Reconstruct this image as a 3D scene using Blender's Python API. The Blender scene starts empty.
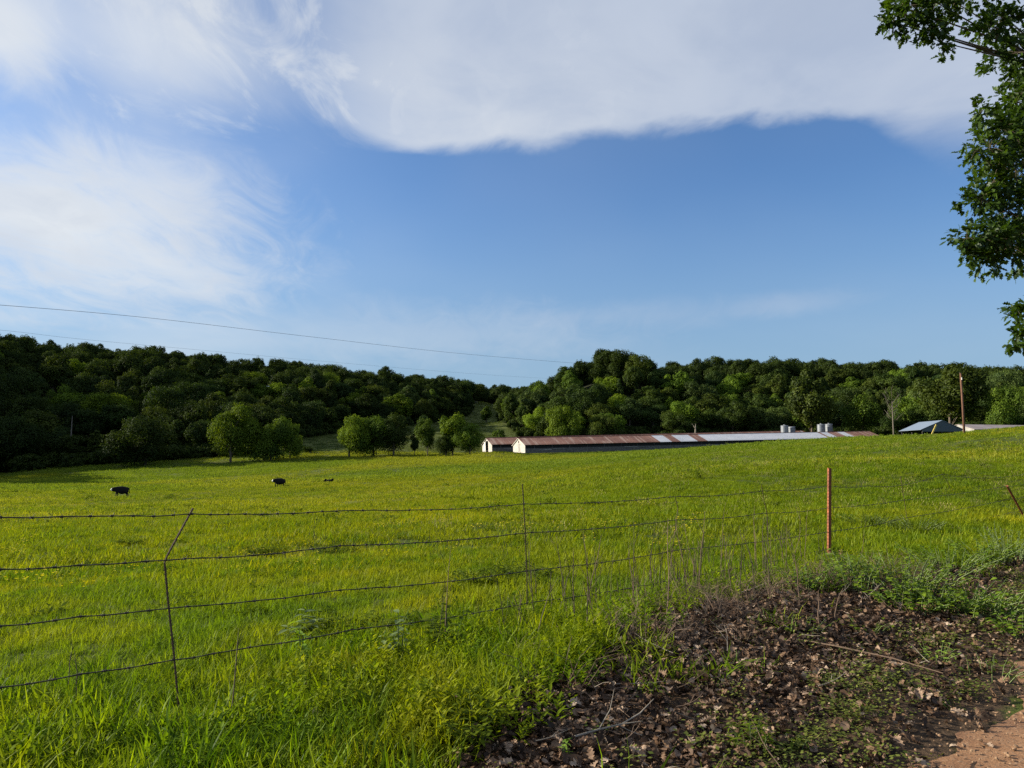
import bpy, bmesh, math, random
import numpy as np
from mathutils import Vector, Matrix, Quaternion

SC = bpy.context.scene
COL = SC.collection
R = math.radians
EYE, F, HZ = 1.65, 750.0, 458.0
PITCH = math.atan((HZ - 384) / F)

# ------------------------------------------------------------------ camera
cd = bpy.data.cameras.new('camera'); cam = bpy.data.objects.new('camera', cd); COL.objects.link(cam)
cd.sensor_width = 36; cd.lens = F / 1024 * 36; cd.clip_start = 0.05; cd.clip_end = 8000
cam.location = (0, 0, EYE); cam.rotation_euler = (math.pi / 2 + PITCH, 0, 0)
SC.camera = cam

# ------------------------------------------------------------------ light and sky
SUN_AZ, SUN_EL = R(-80), R(21)
SKY_STRENGTH = 0.055
EXPOSURE = 1.23
sd = bpy.data.lights.new('sun', 'SUN'); sd.energy = 5.0; sd.angle = R(0.5); sd.color = (1, .89, .70)
sun = bpy.data.objects.new('sun', sd); COL.objects.link(sun)
S = Vector((math.sin(SUN_AZ) * math.cos(SUN_EL), math.cos(SUN_AZ) * math.cos(SUN_EL), math.sin(SUN_EL)))
sun.rotation_euler = S.to_track_quat('Z', 'Y').to_euler()
sun.location = (-60, 20, 60)
SC.view_settings.view_transform = 'Standard'; SC.view_settings.look = 'None'
SC.view_settings.exposure = EXPOSURE; SC.view_settings.gamma = 1; SC.view_settings.use_curve_mapping = False
SC.cycles.use_denoising = False; SC.cycles.denoising_prefilter = 'ACCURATE'
SC.cycles.max_bounces = 6; SC.cycles.diffuse_bounces = 3; SC.cycles.transmission_bounces = 3
SC.cycles.transparent_max_bounces = 4; SC.cycles.caustics_reflective = False; SC.cycles.caustics_refractive = False


def azel(px, py):
    a, b = (px - 512) / F, (384 - py) / F
    x, y, z = a, math.cos(PITCH) - b * math.sin(PITCH), math.sin(PITCH) + b * math.cos(PITCH)
    return math.atan2(x, y), math.atan2(z, math.hypot(x, y))


class NT:
    """small helper to wire shader nodes"""
    def __init__(s, tree): s.t = tree; s.n = tree.nodes; s.l = tree.links
    def node(s, kind, **kw):
        n = s.n.new(kind)
        for k, v in kw.items(): setattr(n, k, v)
        return n
    def put(s, sock, v):
        if isinstance(v, bpy.types.NodeSocket): s.l.new(v, sock)
        elif v is not None:
            if sock.type == 'RGBA' and not isinstance(v, (int, float)) and len(v) == 3: v = (*v, 1)
            sock.default_value = v
    def math(s, op, a, b=None, c=None, clamp=False):
        n = s.node('ShaderNodeMath', operation=op, use_clamp=clamp)
        for i, v in enumerate((a, b, c)):
            if v is not None: s.put(n.inputs[i], v)
        return n.outputs[0]
    def vmath(s, op, a, b=None):
        n = s.node('ShaderNodeVectorMath', operation=op)
        s.put(n.inputs[0], a)
        if b is not None: s.put(n.inputs[1], b)
        return n.outputs[0]
    def noise(s, vec, scale, detail=4, rough=.55, dist=0.0, dim='3D'):
        n = s.node('ShaderNodeTexNoise', noise_dimensions=dim)
        s.put(n.inputs['Vector'], vec); s.put(n.inputs['Scale'], scale); s.put(n.inputs['Detail'], detail)
        s.put(n.inputs['Roughness'], rough); s.put(n.inputs['Distortion'], dist)
        return n.outputs[0]
    def mix(s, f, a, b, blend='MIX'):
        n = s.node('ShaderNodeMix', data_type='RGBA', blend_type=blend)
        s.put(n.inputs[0], f); s.put(n.inputs[6], a); s.put(n.inputs[7], b)
        return n.outputs[2]
    def smooth(s, x, lo, hi, tlo=0., thi=1.):
        n = s.node('ShaderNodeMapRange', interpolation_type='SMOOTHSTEP')
        s.put(n.inputs[0], x); s.put(n.inputs[1], lo); s.put(n.inputs[2], hi); s.put(n.inputs[3], tlo); s.put(n.inputs[4], thi)
        return n.outputs[0]
    def ramp(s, x, stops, interp='LINEAR'):
        n = s.node('ShaderNodeValToRGB'); r = n.color_ramp; r.interpolation = interp
        while len(r.elements) < len(stops): r.elements.new(.5)
        for e, (p, c) in zip(r.elements, stops): e.position = p; e.color = (*c, 1)
        s.put(n.inputs[0], x); return n.outputs[0]
    def sep(s, v):
        n = s.node('ShaderNodeSeparateXYZ'); s.put(n.inputs[0], v); return n.outputs
    def comb(s, x, y, z):
        n = s.node('ShaderNodeCombineXYZ')
        for i, v in enumerate((x, y, z)): s.put(n.inputs[i], v)
        return n.outputs[0]
    def curve(s, x, pts):
        n = s.node('ShaderNodeFloatCurve'); c = n.mapping.curves[0]
        while len(c.points) < len(pts): c.points.new(.5, .5)
        for p, (a, b) in zip(c.points, pts): p.location = (a, b); p.handle_type = 'AUTO_CLAMPED'
        n.mapping.update(); s.put(n.inputs['Value'], x); return n.outputs[0]


def build_world():
    w = bpy.data.worlds.new('World'); SC.world = w; w.use_nodes = True
    g = NT(w.node_tree); g.n.clear()
    out = g.node('ShaderNodeOutputWorld'); bg = g.node('ShaderNodeBackground'); g.l.new(bg.outputs[0], out.inputs[0])
    sky = g.node('ShaderNodeTexSky', sky_type='NISHITA', sun_disc=False)
    sky.sun_elevation = SUN_EL; sky.sun_rotation = SUN_AZ % (2 * math.pi)
    sky.altitude = 200; sky.air_density = 1.0; sky.dust_density = 1.0; sky.ozone_density = 2.2
    tc = g.node('ShaderNodeTexCoord'); d = g.vmath('NORMALIZE', tc.outputs['Generated'])
    x, y, z = g.sep(d)[:3]
    az = g.math('ARCTAN2', x, y)
    el = g.math('ARCSINE', z)
    # cloud deck coordinates: the direction laid on a flat layer overhead, streaks along the wind
    zc = g.math('ADD', g.math('MAXIMUM', z, 0.0), .16)
    P = g.comb(g.math('DIVIDE', x, zc), g.math('DIVIDE', y, zc), 0.0)
    mp = g.node('ShaderNodeMapping'); mp.inputs['Rotation'].default_value = (0, 0, R(10)); mp.inputs['Scale'].default_value = (2.0, 1.05, 1)
    g.l.new(P, mp.inputs[0]); PS = mp.outputs[0]
    n_big = g.noise(PS, .9, 5, .6, .8)
    n_fine = g.noise(PS, 2.6, 9, .64, 1.3)
    n_soft = g.noise(P, .8, 3, .5, .3)
    n_edge = g.noise(P, 2.6, 8, .56, .4)
    # 1. the upper bank: everything above a lower edge that varies with the azimuth
    edge_px = [(-140, 20), (0, 62), (60, 60), (110, 100), (170, 122), (250, 138), (330, 150), (400, 156), (480, 157), (540, 154),
               (620, 144), (700, 133), (760, 126), (810, 122), (850, 126), (890, 146), (930, 168), (980, 176), (1060, 172), (1180, 165)]
    pts = []
    for px, py in edge_px:
        a, e = azel(px, py); pts.append(((a + 1.0) / 2.0, e / 1.2))
    pts = [(0, pts[0][1])] + pts + [(1, pts[-1][1])]
    edge = g.math('MULTIPLY', g.curve(g.math('MULTIPLY_ADD', az, .5, .5, clamp=True), pts), 1.2)
    left = g.smooth(az, -.12, -.42)            # 1 towards the left, where the bank frays into wisps
    far_r = g.smooth(az, .44, .56)
    h = g.math('SUBTRACT', el, edge)
    fray = g.math('MULTIPLY', g.math('SUBTRACT', n_fine, .5), g.math('MULTIPLY', left, .34))
    hh = g.math('ADD', g.math('ADD', h, fray), g.math('MULTIPLY', g.math('SUBTRACT', n_edge, .5), g.math('MULTIPLY_ADD', left, -.08, .08)))
    width = g.math('ADD', g.math('MULTIPLY_ADD', left, .13, .022), g.math('MULTIPLY', far_r, .06))
    bank = g.math('DIVIDE', hh, width, clamp=True)
    bank = g.smooth(bank, 0, 1)
    holes = g.smooth(g.math('ADD', g.math('MULTIPLY', n_big, .5), g.math('MULTIPLY', n_fine, .5)), .39, .57, .08, 1)
    keep = g.math('MULTIPLY_ADD', g.math('SUBTRACT', 1, left), .97, g.math('MULTIPLY', left, 0.0), clamp=True)
    bank = g.math('MULTIPLY', bank, g.math('MAXIMUM', holes, keep))
    thin = g.smooth(g.math('MULTIPLY_ADD', n_edge, .55, g.math('MULTIPLY', n_soft, .45)), .62, .42, .68, 1)
    bank = g.math('MULTIPLY', bank, g.math('MULTIPLY', thin, .97))
    # 2. the bright cloud on the left
    def blob(px, py, rx, ry, lo=.35, hi=1.1):
        a, e = azel(px, py)
        dx = g.math('DIVIDE', g.math('SUBTRACT', az, a), rx / F)
        dy = g.math('DIVIDE', g.math('SUBTRACT', el, e), ry / F)
        rr = g.math('SQRT', g.math('ADD', g.math('MULTIPLY', dx, dx), g.math('MULTIPLY', dy, dy)))
        rr = g.math('ADD', rr, g.math('MULTIPLY', g.math('SUBTRACT', g.math('MULTIPLY_ADD', n_big, .5, g.math('MULTIPLY', n_fine, .6)), .55), 1.9))
        return g.smooth(rr, hi, lo)
    b1 = g.math('MULTIPLY', blob(40, 215, 220, 92, .1, 1.15), .92)
    b2 = g.math('MULTIPLY', blob(150, 180, 110, 60, .1, 1.2), .5)
    b5 = g.math('MULTIPLY', blob(160, 268, 140, 40, .1, 1.2), .42)
    b3 = g.math('MULTIPLY', blob(-10, 25, 90, 62, .2, 1.1), .85)
    b6 = g.math('MULTIPLY', blob(165, 40, 120, 70, .0, 1.2), .7)
    b4 = g.math('MULTIPLY', blob(420, 335, 250, 38, .0, 1.2), .30)
    b7 = g.math('MULTIPLY', blob(790, 303, 80, 14, .0, 1.2), .22)
    b8 = g.math('MULTIPLY', blob(640, 315, 150, 18, .0, 1.2), .16)
    veil = g.math('MULTIPLY', g.smooth(n_soft, .30, .75), g.math('MULTIPLY_ADD', g.smooth(az, -.1, -.5), .40, .08))
    dens = bank
    for b in (b1, b2, b3, b4, b5, b6, b7, b8, veil):
        dens = g.math('SUBTRACT', 1, g.math('MULTIPLY', g.math('SUBTRACT', 1, dens), g.math('SUBTRACT', 1, b)))
    # cloud brightness: white rim and wisps on the sunny side, greyer and lavender in the thick right part
    k = 1 / (SKY_STRENGTH * 2 ** EXPOSURE)
    rim = g.math('MULTIPLY', g.smooth(hh, .16, .02), g.smooth(az, .36, -.1))
    bright = g.math('ADD', g.math('MULTIPLY_ADD', g.smooth(az, .05, -.5), .35, .22), g.math('MULTIPLY', rim, .35))
    bright = g.math('ADD', bright, g.math('ADD', g.math('MULTIPLY', g.math('SUBTRACT', n_edge, .5), .8), g.math('MULTIPLY', g.math('SUBTRACT', n_fine, .5), left)))
    bright = g.math('ADD', bright, g.math('MULTIPLY', g.math('SUBTRACT', g.math('MULTIPLY_ADD', n_soft, .6, g.math('MULTIPLY', n_big, .4)), .5), 1.5), clamp=True)
    cc = g.mix(bright, (.49 * k, .565 * k, .705 * k), (.80 * k, .835 * k, .865 * k))
    tint = g.mix(1.0, sky.outputs[0], (.72, 1.0, 1.30), 'MULTIPLY')
    # at grazing elevations the air whitens
    skyc = g.mix(g.smooth(el, .38, .04, 0, .80), tint, (.305 * k, .455 * k, .61 * k))
    col = g.mix(dens, skyc, cc)
    g.l.new(col, bg.inputs[0]); bg.inputs[1].default_value = SKY_STRENGTH


build_world()

# ------------------------------------------------------------------ projection helpers
cp, sp = math.cos(PITCH), math.sin(PITCH)


def unproj(px, py, D):
    a, b = (px - 512) / F, (384 - py) / F
    dy, dz = cp - b * sp, sp + b * cp
    t = D / dy
    return Vector((a * t, D, EYE + dz * t))


def X_at(px, D):                     # lateral place of an image column at ground level, D metres ahead
    return (px - 512) / F * D * 1.0


def rise(py, D):                     # height above the eye
    return (HZ - py) / F * D


# ------------------------------------------------------------------ terrain heights
RD = np.array((.6985, .7156)); RN = np.array((-.7156, .6985))      # along the road, and from the road towards the pasture


def road_so(x, y): return x * RD[0] + y * RD[1], x * RN[0] + y * RN[1]


ctrl = []


def cpt(px, D, rel): ctrl.append((X_at(px, D), D, rel + EYE))


for s_ in (-40, -20, -8, 0, 6, 12, 18):
    for o_ in (-6, -2, 1, 3, 5.2):
        p = RD * s_ + RN * o_; ctrl.append((p[0], p[1], 0.0))
for px, rows in {
    -150: ((10, -2.0), (30, -3.0), (60, -4.2), (105, -5.2), (160, -5.4), (235, -4.3)),
    60: ((10, -1.95), (30, -2.8), (60, -4.1), (105, -5.2), (160, -5.4), (235, -3.4)),
    280: ((10, -1.8), (30, -2.45), (60, -3.6), (105, -4.6), (150, -4.6), (190, -3.0), (235, -.8)),
    400: ((60, -3.0), (120, -3.2), (180, -1.5), (240, .4), (290, 5)),
    520: ((14, -1.75), (40, -2.2), (80, -2.3), (120, -2.1), (180, -.9), (235, .9), (280, 2.6)),
    650: ((20, -1.6), (40, -1.35), (80, -.6), (120, .1), (180, 1.0), (225, 1.9), (255, 2.7), (290, 4.4)),
    760: ((40, -.9), (80, .6), (130, 1.9), (180, 3.2), (268, 4.5), (300, 5.6)),
    860: ((20, -1.6), (40, -.7), (80, 1.2), (120, 2.9), (150, 3.9), (200, 4.8), (285, 6.2)),
    963: ((24, -1.8), (40, -.3), (60, .9), (80, 2.1), (98, 2.8), (130, 3.5), (180, 4.4)),
    1024: ((23.8, -2.0), (40, -.4), (60, 1.6), (80, 3.3), (110, 4.4), (180, 5.4)),
    1170: ((30, -1.5), (50, 1.0), (80, 4.2), (180, 7.5)),
}.items():
    for D, rel in rows: cpt(px, D, rel)
TH = 14.0
RIDGE_L = [(-420, 205, 285), (-300, 228, 300), (-150, 298, 320), (0, 341, 340), (100, 350, 360), (200, 357, 390), (300, 365, 420), (400, 374, 470), (470, 382, 560)]  # unseen points left of the frame are raised to shade the left wood
RIDGE_R = [(510, 398, 430), (530, 388, 425), (560, 374, 415), (585, 360, 405), (608, 354, 400), (628, 352, 402), (655, 366, 408), (740, 361, 420), (830, 363, 420), (900, 366, 400),
           (1024, 370, 360), (1150, 372, 340)]
for px, py, D in RIDGE_L + RIDGE_R: cpt(px, D, rise(py, D) - TH)
for px, py, D in RIDGE_L: cpt(px, D + 120, rise(py, D) - TH - 6)
for px, py, D in RIDGE_R[2:]: cpt(px, D + 120, rise(py, D) - TH - 8)
for px, D, rel in ((305, 315, 10.5), (400, 355, 15), (460, 450, 26), (500, 520, 35), (485, 410, 18.6), (545, 350, 9), (520, 300, 4),
                   (600, 335, 8), (700, 340, 9.5), (850, 330, 10), (1024, 262, 9.5), (1150, 262, 10.5),
                   (430, 290, 4.5), (470, 330, 10), (350, 275, 4)): cpt(px, D, rel)
for px, D, rel in ((470, 700, 50), (500, 740, 53), (535, 740, 54), (570, 700, 50), (510, 620, 44)): cpt(px, D, rel)
for a_ in range(0, 360, 20):
    c_, s_ = math.cos(R(a_)), math.sin(R(a_))
    ctrl.append((1300 * c_, 1300 * s_, 30 + 20 * s_)); ctrl.append((900 * c_, 900 * s_, 24 + 22 * s_))
    if s_ < .25: ctrl.append((300 * c_, 300 * s_, 4 + 2 * s_)); ctrl.append((110 * c_, 110 * s_, -1.0 if c_ < 0 else 3.))
ctrl = np.array(ctrl, float)
_SC = 100.0


def _tps():
    P = ctrl[:, :2] / _SC; n = len(P)
    d2 = ((P[:, None] - P[None]) ** 2).sum(-1)
    K = .5 * d2 * np.log(d2 + 1e-9)
    A = np.zeros((n + 3, n + 3)); A[:n, :n] = K + np.eye(n) * 2e-4
    Q = np.c_[np.ones(n), P]; A[:n, n:] = Q; A[n:, :n] = Q.T
    return np.linalg.solve(A, np.r_[ctrl[:, 2], 0, 0, 0])


_W = _tps()


def _hash_noise(x, y, scale, seed):
    """smooth value noise, vectorised"""
    x = np.asarray(x, float) / scale; y = np.asarray(y, float) / scale
    xi, yi = np.floor(x).astype(np.int64), np.floor(y).astype(np.int64)
    fx, fy = x - xi, y - yi
    fx = fx * fx * (3 - 2 * fx); fy = fy * fy * (3 - 2 * fy)
    def h(a, b):
        v = (a * 374761393 + b * 668265263 + seed * 974634777) & 0xffffffff
        v = ((v ^ (v >> 13)) * 1274126177) & 0xffffffff
        return ((v ^ (v >> 16)) & 0xffff) / 65535.0
    return (h(xi, yi) * (1 - fx) + h(xi + 1, yi) * fx) * (1 - fy) + (h(xi, yi + 1) * (1 - fx) + h(xi + 1, yi + 1) * fx) * fy


def fbm(x, y, scale, seed, octaves=3):
    t = 0; a = 1; n = 0
    for k in range(octaves):
        t = t + a * _hash_noise(x, y, scale / 2 ** k, seed + k * 17); n += a; a *= .5
    return t / n


def height(x, y):
    x = np.atleast_1d(np.asarray(x, float)); y = np.atleast_1d(np.asarray(y, float))
    r = np.hypot(x, y); f = np.minimum(1, 1350 / np.maximum(r, 1e-6))
    P = np.c_[x * f, y * f] / _SC; C = ctrl[:, :2] / _SC
    z = np.empty(len(P))
    for i in range(0, len(P), 20000):
        q = P[i:i + 20000]
        d2 = ((q[:, None] - C[None]) ** 2).sum(-1)
        z[i:i + 20000] = (.5 * d2 * np.log(d2 + 1e-9)) @ _W[:-3] + _W[-3] + q @ _W[-2:]
    s, o = road_so(x, y)
    near = np.clip((o - 5) / 8, 0, 1)
    z += near * ((fbm(x, y, 9, 3) - .5) * .35 + (fbm(x, y, 2.2, 5, 2) - .5) * .10)
    # leaf bank beside the road
    bank = np.exp(-((o - 3.6) / 1.1) ** 2) * np.exp(-((s - 8) / 5.0) ** 2)
    verge = np.clip((o - .9) / .8, 0, 1) * np.clip((7 - o) / 3, 0, 1)
    z += .16 * bank + verge * (fbm(x, y, .8, 9) - .45) * .12
    # mound in front of the barns
    z += 1.3 * np.exp(-((x + 4) / 9) ** 2 - ((y - 222) / 7) ** 2)
    return z


def hz(x, y): return float(height([x], [y])[0])


def on_ground(px, D):
    x = X_at(px, D); return Vector((x, D, hz(x, D)))


def ground_px(px, py):
    """where an image point meets the ground"""
    lo, hi = 1.5, 300
    D = 2.0
    while D < 260:
        p = unproj(px, py, D)
        if p.z <= hz(p.x, p.y): break
        D *= 1.04
    return Vector((p.x, p.y, hz(p.x, p.y)))


# ------------------------------------------------------------------ object helpers
def link(o): COL.objects.link(o); return o


def tag(o, label=None, cat=None, group=None, kind=None):
    if label: o['label'] = label
    if cat: o['category'] = cat
    if group: o['group'] = group
    if kind: o['kind'] = kind
    return o


def empty(name, loc=(0, 0, 0), rz=0):
    o = bpy.data.objects.new(name, None); o.location = loc; o.rotation_euler = (0, 0, rz); o.empty_display_size = .2
    return link(o)


def mesh_np(name, V, tris=None, quads=None, mats=(), attrs=None, smooth=False, midx=None):
    me = bpy.data.meshes.new(name)
    V = np.asarray(V, np.float32)
    T = np.asarray(tris if tris is not None else np.zeros((0, 3)), np.int32).reshape(-1, 3)
    Q = np.asarray(quads if quads is not None else np.zeros((0, 4)), np.int32).reshape(-1, 4)
    me.vertices.add(len(V)); me.vertices.foreach_set('co', V.ravel())
    nl = T.size + Q.size
    me.loops.add(nl); me.loops.foreach_set('vertex_index', np.r_[T.ravel(), Q.ravel()])
    me.polygons.add(len(T) + len(Q))
    st = np.r_[np.arange(len(T)) * 3, T.size + np.arange(len(Q)) * 4].astype(np.int32)
    me.polygons.foreach_set('loop_start', st)
    if smooth: me.polygons.foreach_set('use_smooth', np.ones(len(T) + len(Q), bool))
    if midx is not None: me.polygons.foreach_set('material_index', np.asarray(midx, np.int32))
    for k, (typ, arr) in (attrs or {}).items():
        a = me.attributes.new(k, typ, 'POINT')
        arr = np.asarray(arr)
        if typ == 'FLOAT': a.data.foreach_set('value', arr.astype(np.float32))
        elif typ == 'INT': a.data.foreach_set('value', arr.astype(np.int32))
        elif typ == 'FLOAT_VECTOR': a.data.foreach_set('vector', arr.astype(np.float32).ravel())
        elif typ == 'FLOAT_COLOR': a.data.foreach_set('color', arr.astype(np.float32).ravel())
    for m in mats: me.materials.append(m)
    me.update(calc_edges=True); me.validate()
    return me


class MB:
    """collects boxes, tubes and polygons into one mesh"""
    def __init__(s): s.v = []; s.f = []
    def add(s, vs, fs):
        o = len(s.v); s.v += [tuple(v) for v in vs]; s.f += [tuple(i + o for i in f) for f in fs]; return s
    def box(s, c, d, rot=None):
        c = Vector(c); hx, hy, hz_ = d[0] / 2, d[1] / 2, d[2] / 2
        vs = [Vector((x, y, z)) for x in (-hx, hx) for y in (-hy, hy) for z in (-hz_, hz_)]
        if rot is not None: vs = [rot @ v for v in vs]
        return s.add([v + c for v in vs], [(0, 1, 3, 2), (4, 6, 7, 5), (0, 4, 5, 1), (2, 3, 7, 6), (0, 2, 6, 4), (1, 5, 7, 3)])
    def tube(s, pts, rad, n=6, cap=True):
        pts = [Vector(p) for p in pts]; N = len(pts)
        rads = rad if hasattr(rad, '__len__') else [rad] * N
        o = len(s.v); up = None
        for i, p in enumerate(pts):
            t = (pts[min(i + 1, N - 1)] - pts[max(i - 1, 0)]).normalized()
            if up is None: up = t.orthogonal().normalized()
            up = (up - t * up.dot(t)); up = up.normalized() if up.length > 1e-6 else t.orthogonal().normalized()
            w = t.cross(up)
            for k in range(n):
                a = 2 * math.pi * k / n
                s.v.append(tuple(p + (up * math.cos(a) + w * math.sin(a)) * rads[i]))
        for i in range(N - 1):
            for k in range(n):
                a, b = o + i * n + k, o + i * n + (k + 1) % n
                s.f.append((a, b, b + n, a + n))
        if cap: s.f.append(tuple(o + k for k in range(n))[::-1]); s.f.append(tuple(o + (N - 1) * n + k for k in range(n)))
        return s
    def lathe(s, prof, n=20, c=(0, 0, 0)):
        o = len(s.v)
        for r_, z_ in prof:
            for k in range(n):
                a = 2 * math.pi * k / n; s.v.append((c[0] + r_ * math.cos(a), c[1] + r_ * math.sin(a), c[2] + z_))
        for i in range(len(prof) - 1):
            for k in range(n):
                a, b = o + i * n + k, o + i * n + (k + 1) % n; s.f.append((a, b, b + n, a + n))
        return s
    def mesh(s, name, mat=None, smooth=False):
        me = bpy.data.meshes.new(name); me.from_pydata(s.v, [], s.f); me.update()
        if mat: me.materials.append(mat)
        if smooth:
            me.polygons.foreach_set('use_smooth', [True] * len(me.polygons))
        return me
    def build(s, name, mat=None, parent=None, smooth=False):
        o = bpy.data.objects.new(name, s.mesh(name, mat, smooth)); link(o)
        if parent: o.parent = parent
        return o


def obj(name, me, parent=None):
    o = bpy.data.objects.new(name, me); link(o)
    if parent: o.parent = parent
    return o


# ------------------------------------------------------------------ materials
def mat(name):
    m = bpy.data.materials.new(name); m.use_nodes = True
    g = NT(m.node_tree); g.n.clear()
    return m, g, g.node('ShaderNodeOutputMaterial')


def simple(name, color, rough=.7, metal=0., var=.25, scale=8., bump=.0, coords='Object', color2=None):
    m, g, out = mat(name); b = g.node('ShaderNodeBsdfPrincipled'); g.l.new(b.outputs[0], out.inputs[0])
    tc = g.node('ShaderNodeTexCoord').outputs[coords]
    n = g.noise(tc, scale, 6, .65)
    c2 = color2 or tuple(c * (1 - var) for c in color)
    g.put(b.inputs['Base Color'], g.mix(g.smooth(n, .3, .7), c2, color))
    b.inputs['Roughness'].default_value = rough; b.inputs['Metallic'].default_value = metal
    if bump:
        bn = g.node('ShaderNodeBump'); bn.inputs['Strength'].default_value = bump; g.l.new(n, bn.inputs['Height']); g.l.new(bn.outputs[0], b.inputs['Normal'])
    return m


def leafy(name, c_lo, c_hi, trans=.35, gloss=.03, use_obj=False, patch=None, inst=0.25, patch_scale=.12, tip=None):
    """thin leaves and blades: diffuse + translucent + a little gloss. The colour varies per leaf, per plant and over the land"""
    m, g, out = mat(name)
    at = g.node('ShaderNodeAttribute', attribute_name='tone').outputs['Fac']
    oi = g.node('ShaderNodeObjectInfo')
    k = g.math('ADD', g.math('MULTIPLY', at, 1 - inst), g.math('MULTIPLY', oi.outputs['Random'], inst), clamp=True)
    c = g.mix(k, c_lo, c_hi)
    if patch:
        pos = g.node('ShaderNodeNewGeometry').outputs['Position']
        n = g.noise(pos, patch_scale, 5, .62, .4, '2D')
        c = g.mix(g.smooth(n, .47, .75), c, g.mix(k, patch[0], patch[1]))
        n2 = g.noise(pos, patch_scale * 7, 3, .6, 0, '2D')
        n3 = g.noise(pos, patch_scale * (.28 if patch_scale < .2 else 1.6), 4, .6, .5, '2D')
        c = g.mix(g.smooth(n3, .40, .62), g.mix(1.0, c, (.62, .80, .85), 'MULTIPLY'), c)
        c = g.mix(g.smooth(n2, .25, .75), g.mix(1.0, c, (.80, .86, .85), 'MULTIPLY'), c)
    if tip:
        hgt = g.node('ShaderNodeAttribute', attribute_name='along').outputs['Fac']
        c = g.mix(g.smooth(hgt, .62, 1.0, 0, .75), c, tip)
    if use_obj: c = g.mix(1.0, c, oi.outputs['Color'], 'MULTIPLY')
    d = g.node('ShaderNodeBsdfDiffuse'); g.l.new(c, d.inputs[0])
    t = g.node('ShaderNodeBsdfTranslucent'); g.l.new(g.mix(1.0, c, (1.3, 1.3, .4), 'MULTIPLY'), t.inputs[0])
    ms = g.node('ShaderNodeMixShader'); ms.inputs[0].default_value = trans
    g.l.new(d.outputs[0], ms.inputs[1]); g.l.new(t.outputs[0], ms.inputs[2])
    gl = g.node('ShaderNodeBsdfGlossy'); gl.inputs['Roughness'].default_value = .5; gl.inputs[0].default_value = (.9, .95, 1, 1)
    m2 = g.node('ShaderNodeMixShader'); m2.inputs[0].default_value = gloss
    g.l.new(ms.outputs[0], m2.inputs[1]); g.l.new(gl.outputs[0], m2.inputs[2]); g.l.new(m2.outputs[0], out.inputs[0])
    return m


M = {}
M['tree'] = leafy('tree_foliage', (.010, .021, .005), (.047, .070, .011), .28, .006, use_obj=True, inst=.0)
M['oak'] = leafy('oak_leaf', (.015, .036, .006), (.05, .092, .010), .42, .015, inst=0)
M['grass'] = leafy('pasture_grass', (.070, .104, .004), (.325, .330, .012), .40, .005, patch=((.19, .190, .005), (.43, .375, .014)), inst=.5, patch_scale=.09)
M['grass_far'] = leafy('hazed_grass', (.095, .120, .012), (.30, .305, .030), .40, .004, patch=((.17, .18, .02), (.34, .325, .042)), inst=.3, patch_scale=.04)  # distance haze put into the colour: paler and less saturated
M['grass_near'] = leafy('near_pasture_grass', (.058, .095, .004), (.30, .34, .013), .42, .006, patch=((.13, .155, .005), (.35, .345, .015)), inst=.5, patch_scale=.30)
M['verge'] = leafy('verge_grass', (.048, .090, .003), (.29, .34, .012), .45, .006, patch=((.11, .135, .003), (.33, .32, .012)), inst=.35, patch_scale=.6)
M['hillgrass'] = leafy('hillside_grass', (.046, .066, .010), (.088, .108, .016), .35, .01, inst=.4, patch=((.066, .080, .014), (.105, .118, .020)), patch_scale=.03)
M['weed'] = leafy('weed_leaf', (.036, .066, .006), (.135, .175, .012), .35, .006, inst=.3)
M['shrub'] = leafy('shrub_leaf', (.055, .115, .010), (.17, .24, .018), .35, .012, inst=.2)
M['weed_bright'] = leafy('bright_weed_leaf', (.13, .24, .02), (.24, .34, .035), .4, .03, inst=.2)
M['weed_grey'] = leafy('greyish_weed_leaf', (.085, .13, .045), (.17, .22, .085), .3, .02, inst=.2)
M['cover'] = leafy('ground_cover', (.05, .075, .012), (.17, .19, .04), .3, .01, inst=.4)
M['drystalk'] = simple('dry_stalk', (.135, .088, .058), .85, var=.45, scale=20)
M['darkstalk'] = simple('dark_dead_stem', (.055, .038, .025), .85, var=.4, scale=20)
M['bark'] = simple('bark', (.11, .085, .06), .9, var=.5, scale=4, bump=.5)
M['palebark'] = simple('weathered_dead_wood', (.27, .235, .19), .9, var=.35, scale=3, bump=.4)
M['greybark'] = simple('grey_branch_bark', (.15, .13, .105), .9, var=.35, scale=3, bump=.4)
M['rustpost'] = simple('rusty_painted_steel', (.27, .078, .024), .75, .0, scale=12, bump=.3, color2=(.12, .036, .014))
M['wire'] = simple('rusty_wire', (.022, .017, .014), .7, .2, var=.5, scale=40)
M['rebar'] = simple('rusty_rebar', (.085, .050, .034), .75, .3, var=.5, scale=40, bump=.3)
M['polewood'] = simple('treated_pole_wood', (.13, .058, .032), .85, var=.4, scale=3, bump=.3)
M['yellowwood'] = simple('yellow_painted_wood', (.55, .42, .10), .7, var=.2, scale=6)
M['whitewash'] = simple('weathered_white_boards', (.41, .395, .37), .85, scale=1.1, color2=(.27, .255, .235))
M['greyboard'] = simple('weathered_grey_boards', (.13, .125, .12), .85, scale=1.5, color2=(.055, .052, .05))
M['darkwood'] = simple('dark_old_timber', (.045, .04, .036), .9, scale=2, var=.4)
M['galv'] = simple('galvanised_steel', (.15, .17, .20), .5, .2, var=.15, scale=2)
M['bluemetal'] = simple('pale_blue_metal_roof', (.17, .215, .28), .45, .25, var=.1, scale=1.0)
M['blueshade'] = simple('shaded_blue_siding', (.055, .08, .105), .55, .2, var=.2, scale=1.0)  # shade of the gable put into a darker copy of the roof blue
M['whitepaint'] = simple('white_paint', (.50, .50, .48), .7, var=.15, scale=2)
M['pinkroof'] = simple('faded_metal_roof', (.28, .245, .24), .6, .2, scale=.5, color2=(.21, .16, .15))
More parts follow.
